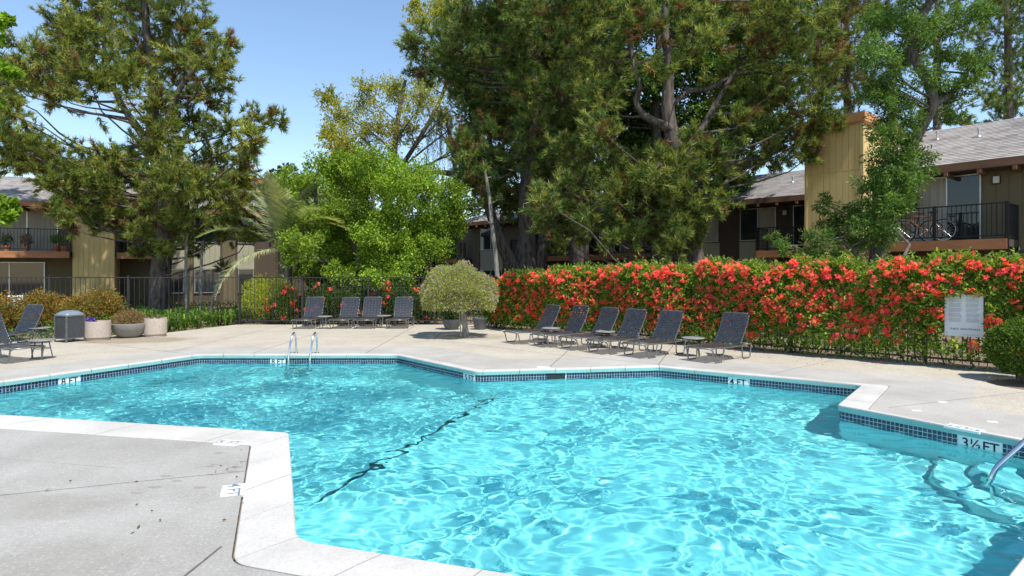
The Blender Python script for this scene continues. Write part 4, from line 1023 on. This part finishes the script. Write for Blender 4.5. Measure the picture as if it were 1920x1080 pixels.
# weeping tree: hanging strands
wt = tag(empty('weeping_tree', tuple(P(860, 600, 29) * 1 - Vector((0,0,0)))[:2] + (0,)), 'weeping tree with hanging leafy strands beside the dark pine', 'tree', 'broadleaf trees')
ov = Vector(wt.location); tm = MB(); pa = smooth_path([P(860,640,29),P(862,500,29),P(858,380,29),P(850,290,29),P(838,230,29)], 5); tm.tube([p-ov for p in pa], list(np.linspace(.2,.07,len(pa))), 10); tr = tm.build('trunk', M['grey_bark'], wt)
bm2 = MB(); lv = Leaves()
for _ in range(95):
    a = P(random.uniform(800, 905), random.uniform(195, 265), 29 + random.gauss(0, .9)); ln_ = random.uniform(.8, 2.6); nn = int(ln_*34)
    z = np.linspace(0, -ln_, nn); q = np.array(a) + np.stack([np.sin(z*2+_)*.06, np.cos(z*1.7+_)*.06, z], 1); lv.broad(q, np.array([0,0,-1.0]) + RNG.normal(size=(nn,3))*.45, .11, .028, tints(nn, [(.10,.13,.06),(.13,.15,.06),(.08,.11,.05)]))
    e = q[-1] - np.array(ov); s = np.array(a - ov); bm2.add([s-np.array([.006,0,0]), s+np.array([.006,0,0]), e], [(0,1,2)])
for _ in range(9): limb(bm2, P(850, 290, 29)-ov, P(random.uniform(800,905), random.uniform(195,260), 29+random.gauss(0,.8))-ov, .05, .012, -.1)
bm2.build('limbs', M['grey_bark'], tr); lv.build('crown', M['leaf'], wt, np.array(ov))
GRN = [(.19,.315,.026), (.27,.385,.035), (.14,.24,.022), (.34,.42,.055), (.10,.18,.02)]
tree('green_tree', 'bright green bushy tree with several stems behind the far loungers', [pts_px([(b,606,0,.13),(b2,540,0,.11),(b3,440,0,.09),(b4,330,0,.04)], 21.5) for b, b2, b3, b4 in ((690,685,660,640),(735,738,745,750),(655,640,600,590),(775,790,820,830),(712,712,700,700))],
     clumps_px([(600,312,33),(650,318,34),(720,306,36),(775,322,34),(570,352,38),(620,362,46),(680,352,46),(740,352,46),(800,342,42),(842,372,34),(580,412,46),(640,422,50),(700,412,50),(760,412,50),(820,412,44),(856,420,24),(560,462,36),(610,482,44),(670,482,50),(730,490,48),(780,470,46),(830,460,32),(640,518,28),(700,526,28),(750,514,28),(590,508,30),(540,332,20),(550,382,26),(690,310,36),(640,390,44),(720,450,46),(660,330,40),(770,360,42),(610,440,42),(690,440,46),(790,430,42)], 21.5, 1.5, 10, 1.22), 'leaf', M['grey_bark'], GRN, 1.3, 'broadleaf trees', leaf=(.10,.052))
WIL = [(.08,.165,.03), (.12,.21,.04), (.06,.125,.028), (.19,.26,.06)]
L11 = [(1640,40,45),(1690,30,48),(1740,50,45),(1790,40,42),(1830,30,32),(1640,100,45),(1690,100,45),(1660,150,46),(1640,190,42),(1690,180,42),(1790,100,40),(1810,142,36),(1780,172,36),(1830,110,26),(1700,222,32),(1660,222,32),(1745,140,34),(1782,222,24),(1690,-30,50),(1760,-30,50),
       (1690,290,36),(1650,312,36),(1720,330,32),(1680,350,38),(1632,352,36),(1732,302,26),(1590,402,38),(1640,402,38),(1560,432,38),(1602,450,38),(1530,452,30),(1640,450,34),(1572,480,34),(1512,480,24),(1470,462,20),(1448,442,15),(1550,384,24),(1680,392,24)]
tree('leaning_tree', 'leaning tree with willowy leaves in front of the tan tower', [pts_px([(1628,640,0,.2),(1645,480,0,.18),(1675,380,0,.14),(1692,310,0,.135),(1722,250,0,.13),(1746,205,0,.125),(1749,185,0,.12),(1738,150,0,.115),(1718,115,0,.11),(1712,85,0,.105),(1725,40,0,.1),(1748,-10,0,.09),(1760,-90,0,.05)], 15),
      pts_px([(1640,520,0,.09),(1606,478,-.2,.04),(1572,450,-.3,.03),(1540,452,-.4,.015)], 15), pts_px([(1746,200,0,.08),(1790,170,.2,.06),(1820,120,.2,.04)], 15)],
     clumps_px(L11, 15, .7, 6) + clumps_px([(1672,252,30),(1655,278,30),(1698,262,26),(1700,310,30),(1665,330,34),(1690,370,32),(1660,380,34),(1625,420,34),(1660,430,32),(1700,340,26)], 14.2, .2), 'leaf', M['grey_bark'], WIL, 1.5, 'broadleaf trees', leaf=(.11,.03), drop=.5)
tree('pine_tree', 'hazy background pine at the right edge above the roof', [pts_px([(1895,640,0,.3),(1893,300,0,.25),(1890,100,0,.18),(1885,-60,0,.08)], 34)], clumps_px([(1870,60,52),(1900,100,55),(1862,150,45),(1900,200,46),(1915,30,46),(1880,232,36),(1930,150,50),(1850,110,32),(1900,-20,60)], 34, 1.5, 4), 'pine', M['pine_bark'], PINE_D, .55, 'tall pines')
tree('pine_tree', 'yellowish background pine behind the tan tower cap', [pts_px([(1592,640,0,.3),(1590,300,0,.25),(1588,100,0,.18),(1588,-60,0,.08)], 36)], clumps_px([(1590,30,55),(1560,82,48),(1620,82,52),(1580,142,55),(1622,172,46),(1545,172,46),(1642,30,46),(1560,20,46),(1535,235,35),(1600,230,40),(1590,-40,60)], 36, 1.5, 4), 'pine', M['pine_bark'], [(.13,.125,.04),(.10,.105,.035)], .6, 'tall pines', dead=.1)
tree('pine_tree', 'slim background pine with a straight bare trunk right of the leaning tree', [pts_px([(1757,640,0,.2),(1757,300,0,.19),(1757,100,0,.16),(1758,-60,0,.08)], 30)], clumps_px([(1775,215,38),(1810,235,30),(1745,90,36),(1790,30,36),(1760,-10,46),(1835,190,34),(1815,70,26),(1735,225,30)], 30, 1.2, 2), 'pine', M['pine_bark'], PINE_D, .5, 'tall pines')
MAP_ = [(.17,.28,.025), (.22,.34,.03), (.12,.2,.02)]
tree('maple_tree', 'leafy maple whose branches reach in at the left edge', [[(Vector((-13.6,12.6,0)),.22),(Vector((-13.4,12.5,2)),.19),(Vector((-13.0,12.3,4.2)),.15),(Vector((-12.6,12.2,6.2)),.1),(Vector((-12.4,12,7.6)),.05)]],
     clumps_px([(2,40,14),(16,36,9),(-8,75,16),(-6,118,18),(12,134,13),(28,139,7),(-6,190,10),(-2,376,15),(14,385,13),(8,410,13),(26,398,7),(-24,335,20),(-90,60,50),(-100,150,50),(-90,380,35)], 12, .25), 'leaf', M['grey_bark'], MAP_, .8, 'broadleaf trees', leaf=(.12,.10), drop=.6)
BG = [(.06,.085,.025), (.08,.10,.03), (.05,.075,.025)]
for (px, Y, hz_, R_, lab) in ((515,44,8.0,1.5,'small dark tree peeking over the left roof by the palm'), (600,46,2.8,3.4,'rounded background tree left of the bright green tree stems'), (775,44,2.6,3.4,'rounded background tree behind the bright green tree'), (845,48,2.8,3.2,'rounded background tree beside the long brown wing'), (420,42,6.2,2.2,'rounded background tree behind the left wing roof'), (690,50,2.8,3.6,'rounded background tree farthest back between the green stems')):
    c = P(px, 511, Y); c.z = hz_; ps = [(c + Vector((random.gauss(0,.5), random.gauss(0,.5), random.gauss(0,.45)))*R_, R_*.55) for _ in range(12)]
    tree('background_tree', lab, [[(Vector((c.x,c.y,0)),.3),(Vector((c.x,c.y,hz_*.6)),.2),(Vector((c.x,c.y,hz_)),.08)]], ps, 'leaf', M['grey_bark'], BG, .14, 'background trees', leaf=(.28,.18), twig=False)
bt = tree('birch_tree', 'slender pale birch stem between the topiary and the forked pine', [pts_px([(938,600,0,.10),(934,540,0,.09),(928,470,0,.085),(922,420,0,.08),(916,360,0,.06),(905,300,0,.03)], 22)], clumps_px([(905,350,14),(925,330,16),(895,400,12),(940,370,12),(890,330,16)], 22, .4), 'leaf', M['pale_bark'], [(.12,.16,.06),(.10,.13,.05)], .5, 'broadleaf trees', leaf=(.08,.05), sides=8)

# palm with feather fronds
PB = P(534, 458, 21.2); palm = tag(empty('palm_tree', (PB.x, PB.y, 0)), 'feathery date palm arching beside the bright green tree', 'tree')
t = MB(); t.tube([(0,0,0),(0.02,0,1.0),(0,0,PB.z)], [.26,.24,.22], 12); t.build('trunk', M['grey_bark'], palm)
def frond(L_, seed, cols):
    lv = Leaves(); r = np.random.default_rng(seed); n = 66; u = np.linspace(0, 1, n); x = L_*(u*.96); z = L_*(.30*u - .50*u**2.8)
    ax_ = np.stack([x, np.zeros(n), z], 1)
    for s in (-1, 1):
        k = slice(5, n); p = ax_[k]; tl = .42*np.sin(np.clip(u[k]*pi*.93+.14, 0, pi))**.6 + .08; d = unit(np.stack([np.full(len(p), .75), s*np.full(len(p), 1.0), -.22 + .35*r.normal(size=len(p))*.4], 1))
        w = unit(np.cross(d, [0,0,1.0]))*.026; tip = p + d*tl[:, None]; v = np.stack([p-w, p+w, tip], 1); lv.tris(v, np.repeat(tints(len(p), cols, .18, r), 3, 0))
    w = np.array([0,.016,0]); 
    for i in range(n-1):
        f0, f1 = 1-u[i]*.8, 1-u[i+1]*.8; a, b, c, d = ax_[i]-w*f0, ax_[i]+w*f0, ax_[i+1]+w*f1, ax_[i+1]-w*f1; lv.tris([a,b,c,a,c,d], np.tile((.22,.22,.08), (6,1)))
    return lv.mesh('frond', M['leaf'])
FR_ = [frond(2.7, 1, [(.27,.32,.18),(.35,.39,.24)]), frond(2.4, 2, [(.22,.27,.14),(.30,.34,.19)]), frond(2.9, 3, [(.40,.38,.20),(.31,.35,.20)])]
for k in range(36):
    a = k*2.399; el = [1.35, 1.2, 1.05, .9, .7, .35, -.4][k % 7] + random.uniform(-.12, .12)
    o = link('frond', FR_[k % 3], palm, (.1*cos(a), .1*sin(a), PB.z - .1), None); o.rotation_euler = (random.uniform(-.3,.3), -el, a)
# slender dracaenas
for (bx, tx, ty, lab) in ((350,352,398,'slim dracaena with a pale straight stem behind the iron fence'), (378,380,452,'slim dracaena with the shorter middle stem behind the fence'), (392,418,505,'slim dracaena leaning to the right behind the fence')):
    b0 = P(bx, 600, 21); b0.z = 0; tp = P(tx, ty, 21); o = tag(empty('dracaena', b0), lab, 'tree', 'slim dracaenas'); d_ = tp - b0
    t = MB(); t.tube(smooth_path([(0,0,0), d_*.5 + Vector((-.05,0,0)), d_], 4), .05, 8); t.build('trunk', M['pale_bark'], o)
    lv = Leaves(); n = 70; q = unit(RNG.normal(size=(n,3)) + np.array([0,0,.35])); lv.broad(np.array(d_)[None] + q*.05, q, .40, .035, tints(n, [(.04,.065,.025),(.06,.085,.035)]), .1); lv.build('crown', M['leaf'], o)
# ------------------------------------------------------------------ the red flowering hedge
sn3 = np.array([sn[0], sn[1], 0]); fd3 = np.array([FND[0], FND[1], 0])
HG = tag(empty('flowering_hedge', (*hl(-2), 0)), 'long trumpet-vine hedge covered in coral red flowers', 'hedge'); HO = np.array([*hl(-2), 0])
def hedge_top(t): return np.interp(t, [-8.8,-8.3,-7.4,-6.2,-4,-1,2,4,7], [1.0,1.36,1.54,1.62,1.70,1.74,1.78,1.84,1.88]) + .055*np.sin(t*3.1) + .05*np.sin(t*7.3+1) + .03*np.sin(t*13.7)
def hedge_front(t, z): return .26 + .20*np.sin(np.clip(z/2.0, 0, 1)*2.6) + .07*np.sin(t*2.3+z*2) + .05*np.sin(t*5.7-z*4)
def hedge_pos(n, surf=.72):
    t = RNG.uniform(-8.75, 6.6, n*2); top = hedge_top(t); z = top*RNG.random(n*2)**.8
    keep = RNG.random(n*2) < np.interp(z, [.0,.18,.5,.85], [.07,.24,.7,1]) + np.interp(t, [-8.7,-1,0], [.25,.2,0])*(z > .1); t, z, top = t[keep][:n], z[keep][:n], top[keep][:n]; m = len(t)
    fr = hedge_front(t, z); y = np.where(RNG.random(m) < surf, fr - np.abs(RNG.normal(0, .12, m)) + .05*np.sin(t*19)*np.sin(z*17), RNG.uniform(-.5, .3, m))
    ontop = RNG.random(m) < .16; z = np.where(ontop, top + RNG.normal(0, .05, m), z); y = np.where(ontop, RNG.uniform(-.55, .35, m), y)
    return np.array([*FN0, 0]) + fd3*t[:, None] + sn3*y[:, None] + np.array([0,0,1])*z[:, None], t, z, ontop
lv = Leaves(); pos, t_, z_, ot = hedge_pos(92000)
yf = (pos - np.array([*FN0, 0])) @ sn3; kp = ~((np.abs(t_-2.83) < .31) & (z_ > .5) & (z_ < 1.27) & (yf > .0)); pos, t_, z_, ot = pos[kp], t_[kp], z_[kp], ot[kp]; n = len(pos)
D = unit(sn3*.6 + RNG.normal(size=(n,3))*.7 + np.where(ot[:, None], np.array([0,0,.7]), np.array([0,0,-.1]))); lv.broad(pos, D, .095, .042, tints(n, [(.15,.235,.03),(.22,.32,.04),(.095,.17,.024),(.33,.39,.06)], .25))
# shoots standing up out of the top, its sunlit look put into their tint
ts = RNG.uniform(-8, 6.5, 420)
for t0 in ts:
    b0 = np.array([*FN0, 0]) + fd3*t0 + sn3*RNG.uniform(-.4, .35) + np.array([0,0,hedge_top(t0)]); k = 12; u = np.linspace(0, 1, k)[:, None]; d = unit(np.array([RNG.normal()*.35, RNG.normal()*.35, 1])); q = b0 + d*u*RNG.uniform(.1, .26)
    lv.broad(q, RNG.normal(size=(k,3)) + np.array([0,0,.5]), .075, .03, tints(k, [(.27,.34,.06),(.20,.28,.05)]))
lv.build('foliage', M['leaf'], HG, HO)
st = MB()
for t0 in np.arange(-8.4, 6.4, .42):
    a = np.array([*FN0, 0]) + fd3*t0 - sn3*.12 - HO; b = a + fd3*random.uniform(-.3,.3) + sn3*random.uniform(-.1,.25) + np.array([0,0,random.uniform(1.1,1.7)]); limb(st, a, b, .016, .006, random.uniform(-.1,.1), 5, 5)
tag(st.build('stems', M['grey_bark'], HG), kind='stuff')
def flower_cluster(seed):
    r = np.random.default_rng(seed); lv = Leaves(); cols = [(.88,.10,.065),(.90,.15,.10),(.88,.12,.16),(.92,.24,.11)]
    for k in range(r.integers(6, 10)):
        c = r.normal(size=3)*np.array([.05,.035,.042]); d = unit(np.array([r.normal()*.7, 1.0, r.normal()*.6+.6])); s = unit(np.cross(d, r.normal(size=3))); u_ = np.cross(s, d); cl = np.array(cols[r.integers(0,4)])*r.uniform(.8,1.2); R_ = r.uniform(.03, .042)
        bs = c - d*.055
        for j in range(5):
            a = 2*pi*j/5; e0 = cos(a-.5)*s + sin(a-.5)*u_; e1 = cos(a+.5)*s + sin(a+.5)*u_; em = cos(a)*s + sin(a)*u_
            lv.tris([c, c+e0*R_*.75+d*.004, c+em*R_*1.15-d*.006, c, c+em*R_*1.15-d*.006, c+e1*R_*.75+d*.004], np.tile(cl, (6,1)))
            lv.tris([bs, c+e0*.011, c+e1*.011], np.tile(cl*.8+np.array([.03,.03,0]), (3,1)))
    return lv
CL = [flower_cluster(k) for k in range(6)]; CLM = [c.mesh('flower_cluster', M['petal']) for c in CL]
n = 1150; t = RNG.uniform(-8.5, 6.4, n*3); top = hedge_top(t); z = RNG.uniform(.2, 1.02, n*3)*top
dn = np.interp(z/top, [0,.2,.35,.55,.85,1], [.06,.25,.8,1,1,.95])*(0.5+.5*np.sin(t*1.9+z*2.5)**2)*np.interp(t, [-8.5,-7,-1,3], [.55,1,1,.75]); kp = RNG.random(n*3) < dn; t, z = t[kp][:n], z[kp][:n]; top = hedge_top(t)
# hold the sign clear of foliage in front of it
fp = np.array([*FN0, 0]) + fd3*t[:, None] + sn3*(hedge_front(t, z)+.01)[:, None]; fp[:, 2] = z
hi = z/top > .82; fp[hi] += sn3*.05 + np.array([0,0,.04])
t2 = RNG.uniform(-8.2, 6.4, 150); f2 = np.array([*FN0, 0]) + fd3*t2[:, None] + sn3*RNG.uniform(-.25, .42, 150)[:, None]; f2[:, 2] = hedge_top(t2) + RNG.uniform(.0, .09, 150)
fp = np.concatenate([fp, f2]); t = np.concatenate([t, t2]); z = np.concatenate([z, f2[:, 2]])
near = np.argsort(np.linalg.norm(fp, axis=1)); rest = Leaves(); fang = atan2(sn[1], sn[0]) - pi/2
for i, k in enumerate(near):
    ci = random.randrange(6); rot = fang + random.uniform(-.5,.5); sc = random.uniform(.5, 1.1)
    if abs(t[k]-2.83) < .33 and z[k] > .5 and z[k] < 1.28: continue
    if i < 300:
        o = link('flower_cluster', CLM[ci], HG, Vector(fp[k]-HO), (random.uniform(-.3,.4), random.uniform(-.4,.4), rot)); o.scale = (sc, sc, sc)
    else:
        V = np.concatenate(CL[ci].V)*sc; c_, s_ = cos(rot), sin(rot); V = V @ np.array([[c_,s_,0],[-s_,c_,0],[0,0,1]]) + fp[k]; rest.tris(V, np.concatenate(CL[ci].C))
if rest.V: tag(rest.build('flower_mass', M['petal'], HG, HO), kind='stuff')

# ------------------------------------------------------------------ shrubs and small plants
def bush(name, label, c, rx, ry, rz, n, leaf, cols, group=None, stem=.03, zc=None, flowers=None, shell=.35, cat='shrub', up=.3, lump=.1):
    root = tag(empty(name, (c[0], c[1], 0)), label, cat, group); zc = rz if zc is None else zc
    lv = Leaves(); q = unit(RNG.normal(size=(n,3))); rad = 1 - np.abs(RNG.normal(0, shell, n)).clip(0, .95); rad *= 1 + lump*np.sin(q[:,0]*7+c[0])*np.sin(q[:,2]*6+c[1])*1.2 + lump*.6*np.sin(q[:,1]*11)
    p = q*rad[:, None]*np.array([rx, ry, rz]) + np.array([0,0,zc]); p[:, 2] = np.maximum(p[:, 2], .02)
    lv.broad(p, q*.8 + RNG.normal(size=(n,3))*.7 + np.array([0,0,up]), leaf[0], leaf[1], tints(n, cols, .22)); lv.build('foliage', M['leaf'], root)
    st = MB()
    for k in range(6): limb(st, (random.gauss(0,.03), random.gauss(0,.03), 0), tuple(q[k]*np.array([rx,ry,rz])*.75 + np.array([0,0,zc])), stem, .006, 0)
    st.build('stem', M['grey_bark'], root)
    if flowers:
        fm, nf, front = flowers
        for k in range(nf):
            d = unit(np.array([RNG.normal(), -abs(RNG.normal())-.2, RNG.normal()*.9+.1])); o = link('flower_cluster', fm[k % len(fm)], root, Vector(d*np.array([rx,ry,rz])*1.0 + np.array([0,0,zc])), (0, 0, pi + random.uniform(-.7,.7))); s = random.uniform(.8,1.2); o.scale = (s,s,s)
    return root
OR = [(.36,.16,.035), (.24,.17,.04), (.15,.18,.04), (.40,.22,.05), (.12,.15,.035)]
for (px, w, h, lab) in ((8,.75,.52,'orange-tinged shrub cut off by the left picture edge'), (80,.62,.56,'orange-tinged shrub behind the upright lounger and the bin'), (150,.50,.50,'orange-tinged shrub directly behind the waste bin'), (192,.55,.60,'tall orange-tinged shrub behind the pebble planter with the flower')):
    c = P(px, 600, 16.9); bush('photinia_shrub', lab, (c.x, c.y), w, .55, h, 5200, (.07,.032), OR, 'orange-tinged shrubs by the fence', lump=.16)
b0 = bush('bowl_plant', 'reddish low plant spilling from the grey bowl planter', (BOWL.location.x, BOWL.location.y), .40, .36, .24, 2600, (.045,.02), [(.30,.12,.09),(.22,.17,.05),(.34,.17,.10),(.15,.17,.05)], zc=.46, stem=.008, cat='plant')
b0 = bush('pansy_plant', 'small purple flowering plant in the round pebble planter', (PL1.location.x - .13, PL1.location.y - .05), .09, .09, .06, 140, (.05,.04), [(.14,.08,.45),(.18,.10,.52)], zc=.48, stem=.006, cat='plant')
b0 = bush('dry_plant', 'dry brown twigs left in the farther pebble planter', (PL2.location.x, PL2.location.y), .13, .13, .06, 120, (.06,.02), [(.28,.2,.12),(.2,.14,.08)], zc=.46, stem=.006, cat='plant')
b0 = bush('bowl_shrub', 'dark green shrub growing in the low grey bowl', (POT2.location.x, POT2.location.y), .34, .34, .30, 2400, (.06,.03), [(.04,.075,.02),(.06,.10,.03)], zc=.50, cat='plant', stem=.01)
c = P(503, 600, 20.2); bush('yellow_shrub', 'rounded yellow-green shrub behind the far iron fence', (c.x, c.y), .95, .8, .80, 9000, (.075,.02), [(.36,.40,.035),(.44,.46,.045),(.28,.34,.035)], zc=.78, up=.6)
for (px, w, h, nf, lab) in ((535,.62,.60,12,'red flowering vine shrub in front of the yellow-green shrub'), (600,.75,.66,9,'red flowering vine behind the loungers nearest the yellow shrub'), (665,.75,.62,6,'red flowering vine behind the middle far loungers'), (735,.7,.66,8,'red flowering vine behind the far lounger by the round table'), (800,.7,.62,6,'red flowering vine behind the bowl shrub'), (985,.8,.62,0,'plain green shrub behind the fence by the hedge end')):
    c = P(px, 600, 19.55); bush('flowering_vine', lab, (c.x, c.y), w, .35, h, 3600, (.08,.035), [(.075,.13,.028),(.05,.09,.022),(.11,.17,.035)] if px > 560 else [(.16,.22,.04),(.12,.19,.035)], 'red flowering vines on the far fence', flowers=(CLM, nf, True) if nf else None)
c = P(1918, 600, 9.06); bush('round_bush', 'clipped round green bush in the soil bed at the right edge', (c.x, c.y), .45, .45, .41, 11000, (.05,.028), [(.10,.17,.025),(.14,.22,.035),(.07,.12,.02)], zc=.52, shell=.12, stem=.03, lump=.05)
# topiary
c = G(872, 632); tp = tag(empty('topiary_tree', (c.x, c.y, 0)), 'mushroom-shaped topiary with small purple flowers on a short trunk', 'tree')
t = MB(); t.tube(smooth_path([(.02,0,-.05),(0,0,.25),(-.03,0,.5),(-.08,0,.68),(-.1,.02,.95)], 4), [.085]*4+[.07]*4+[.065]*4+[.06]*4+[.05], 10); tk = t.build('trunk', M['pale_bark'], tp)
t = MB(); 
for k in range(11): a = k*.6; limb(t, (-.08,0,.62), (-.2+.8*cos(a), .7*sin(a), 1.05+.3*random.random()), .03, .008, 0)
t.build('limbs', M['grey_bark'], tk)
t = MB(); t.tube([(-.1,-.03,0),(-.14,-.02,.62)], .013, 6); t.build('stake', M['pale_panel'], tp)
lv = Leaves(); n = 30000; q = unit(RNG.normal(size=(n,3))); q[:, 2] = np.where(q[:,2] < -.35, -q[:,2]*.6, q[:,2]); rad = 1 - np.abs(RNG.normal(0,.16,n)).clip(0,.8); rad *= 1 + .07*np.sin(q[:,0]*9) + .06*np.sin(q[:,1]*8+q[:,2]*6)
p = q*rad[:,None]*np.array([.96,.92,.88]) + np.array([-.2,0,1.0]); p[:,2] = np.where(p[:,2] < .75, .75 + (p[:,2]-.75)*.75, p[:,2])
lv.broad(p, q*.9 + RNG.normal(size=(n,3))*.6, .055, .02, tints(n, [(.31,.36,.09),(.38,.42,.11),(.24,.31,.07),(.44,.36,.17)], .2))
k = RNG.random(n) < .11; kk = k & (rad > .8); pf = p[kk] + q[kk]*.02; lv.broad(pf, q[kk] + RNG.normal(size=pf.shape)*.5, .045, .04, tints(len(pf), [(.36,.24,.50),(.46,.30,.50)], .15)); lv.build('crown', M['leaf'], tp)

# strap-leaved bank and ground cover
def scatter(n, x0, x1, y0, y1, ok): 
    p = np.stack([RNG.uniform(x0, x1, n), RNG.uniform(y0, y1, n)], 1); return p[ok(p)]
edge_ok = lambda p: (p[:,1] > np.interp(p[:,0], [-17,-12.3,-9.5,-8.76,-8.75], [13.3,14.45,16.5,19.1,30])) 
pl = scatter(640, -17, -8.8, 14.5, 20.8, edge_ok); pl = pl[(pl[:,1] > 16.0) & ((pl[:,0] > -12.6) | (pl[:,1] > 17.3))]
lv = Leaves()
for c in pl:
    k = 22; a = RNG.uniform(0, 2*pi, k); r_ = RNG.uniform(.25, .62, k); L_ = RNG.uniform(.3, .66, k)*RNG.uniform(.65, 1.15); cc = tints(k, [(.12,.24,.035),(.16,.28,.045),(.08,.17,.03),(.22,.27,.06)], .2)
    d = np.stack([np.cos(a), np.sin(a), np.zeros(k)], 1); s = np.stack([-np.sin(a), np.cos(a), np.zeros(k)], 1)*.018; b_ = np.array([c[0], c[1], -.04]); up = np.array([0,0,1.0])
    m_ = b_ + d*(r_*L_*.4)[:,None] + up*(L_*.75)[:,None]; e = b_ + d*(r_*L_*1.25)[:,None] + up*(L_*.72)[:,None]
    lv.tris(np.stack([b_-s, b_+s, m_+s, b_-s, m_+s, m_-s, m_-s, m_+s, e], 1), np.repeat(cc, 9, 0))
tag(lv.build('strap_leaf_bank', M['leaf']), 'bank of bright green strap-leaved plants behind the planters', 'ground cover', kind='stuff')
lv = Leaves(); pl = scatter(9000, -17, -8.8, 13.6, 19, edge_ok); pl = pl[pl[:,1] < np.interp(pl[:,0], [-17,-12.3,-9.5,-8.7], [15.2,16.2,17.6,19.4])]; n = len(pl)
lv.broad(np.column_stack([pl, RNG.uniform(-.03,.16,n)]), RNG.normal(size=(n,3)) + np.array([0,0,.5]), .07, .045, tints(n, [(.11,.20,.03),(.16,.26,.04),(.08,.15,.03)]))
# low greenery beyond the hedge fence
tt = RNG.uniform(-7.5, 6.5, 9000); yy = RNG.uniform(.25, 3.2, 9000); kp = (np.sin(tt*1.7)+np.sin(yy*2.6+tt)) > -.1; tt, yy = tt[kp], yy[kp]; n = len(tt)
pz = np.array([*FN0, 0]) + fd3*tt[:,None] - sn3*yy[:,None]; pz[:,2] = RNG.uniform(-.03,.2,n)
lv.broad(pz, RNG.normal(size=(n,3)) + np.array([0,0,.5]), .09, .05, tints(n, [(.13,.24,.03),(.18,.30,.04),(.09,.16,.03)]))
# thin weeds and leaves all over the beds behind the fences
pl = scatter(16000, -24, 12, 19.3, 36, lambda p: np.ones(len(p), bool)); n = len(pl)
lv.broad(np.column_stack([pl, RNG.uniform(-.03,.25,n)]), RNG.normal(size=(n,3)) + np.array([0,0,.4]), .16, .07, tints(n, [(.07,.12,.025),(.10,.15,.03),(.12,.10,.04)]))
tag(lv.build('ground_cover', M['leaf']), 'low leafy ground cover along the bed edges and behind the fences', 'ground cover', kind='stuff')
# fallen leaves and petals on the deck
lv = Leaves(); P_l = []
for _ in range(22): g = G(random.uniform(395, 540), random.uniform(832, 900)); P_l.append((g.x, g.y))
for _ in range(12): g = G(random.uniform(0, 470), random.uniform(830, 1070)); P_l.append((g.x, g.y))
for _ in range(90): q = hl(random.uniform(-8, 6)) + sn*random.uniform(.1, 1.6); P_l.append(tuple(q))
P_l = np.array(P_l); ins = ~in_poly(P_l, [tuple(p) for p in CO_PTS]); P_l = P_l[ins]; n = len(P_l); D = RNG.normal(size=(n,3)); D[:,2] = .05
lv.broad(np.column_stack([P_l, np.full(n, .012)]), D, .035, .014, tints(n, [(.16,.11,.05),(.12,.09,.05),(.2,.15,.07)]))
m_ = 46; q = np.array([hl(random.uniform(-7, 5)) + sn*abs(random.gauss(.3,.35)) for _ in range(m_)]); D = RNG.normal(size=(m_,3)); D[:,2] = .05
lv.broad(np.column_stack([q, np.full(m_, .014)]), D, .045, .03, tints(m_, [(.7,.08,.05),(.6,.1,.06)])); tag(lv.build('fallen_leaves', M['leaf']), 'scattered fallen leaves and red petals on the deck', 'leaves', kind='stuff')

# balcony pots and a white chair at the left block
lbm = lambda x, y, z: Vector((-22.5 + .9*x - .43*y, 26 + .43*x + .9*y, z))
for (x, h, r_, kind, lab) in ((2.12,.30,.16,'g','terracotta pot with leafy plant on the left balcony'), (2.45,.26,.17,'n','bare terracotta pot at the tower end of the left balcony'), (1.05,.22,.14,'o','pot with orange flowers on the left balcony'), (.35,.24,.17,'d','pot with a dark plant on the left balcony near the picture edge')):
    o = tag(empty('potted_plant', lbm(x, .15, 2.585)), lab, 'pot', 'pots on the left balcony'); t = MB(); t.lathe([(r_*.7,0),(r_*.95,h*.8),(r_*1.08,h*.82),(r_*1.08,h),(r_*.9,h),(.01,h*.92)], 18); t.build('pot', M['terracotta'], o)
    if kind != 'n':
        lv = Leaves(); n = 260; q = ball(n)*np.array([.26,.26,.28]) + np.array([0,0,h+.28]); lv.broad(q, RNG.normal(size=(n,3)), .10, .05, tints(n, {'g':[(.16,.25,.04)],'o':[(.06,.09,.03),(.5,.16,.05)],'d':[(.04,.07,.02)]}[kind])); lv.build('leaves', M['leaf'], o)
M['white_plastic'] = plain('white_plastic', (.62,.68,.74), .4, var=.05)
c = P(22, 600, 21.5); ch = tag(empty('plastic_chair', (c.x, c.y, -.04), .3), 'pale plastic garden chair behind the fence at the left', 'chair')
t = MB(); t.box(-.25,.25,-.24,.24,.40,.43); t.build('seat', M['white_plastic'], ch)
t = MB(); vs = [(.27*sin(a)*(1+.0*z), .24+.06*(z-.4) - .05*(1-cos(a)), z) for z in (.43,.62,.78,.86) for a in np.linspace(-1.1,1.1,9)]; t.add(vs, [(i*9+k, i*9+k+1, (i+1)*9+k+1, (i+1)*9+k) for i in range(3) for k in range(8)], 0, True); bo = t.build('backrest', M['white_plastic'], ch); bo.modifiers.new('thickness', 'SOLIDIFY').thickness = .02
for sx in (-1, 1):
    for sy in (-1, 1): t = MB(); t.tube([(sx*.22, sy*.2, .4),(sx*.27, sy*.25, 0)], [.03,.02], 8); t.build('leg', M['white_plastic'], ch)
    t = MB(); t.tube(smooth_path([(sx*.27,.24,.66),(sx*.3,0,.64),(sx*.28,-.22,.60),(sx*.27,-.24,.42)], 4), .022, 8); t.build('armrest', M['white_plastic'], ch)
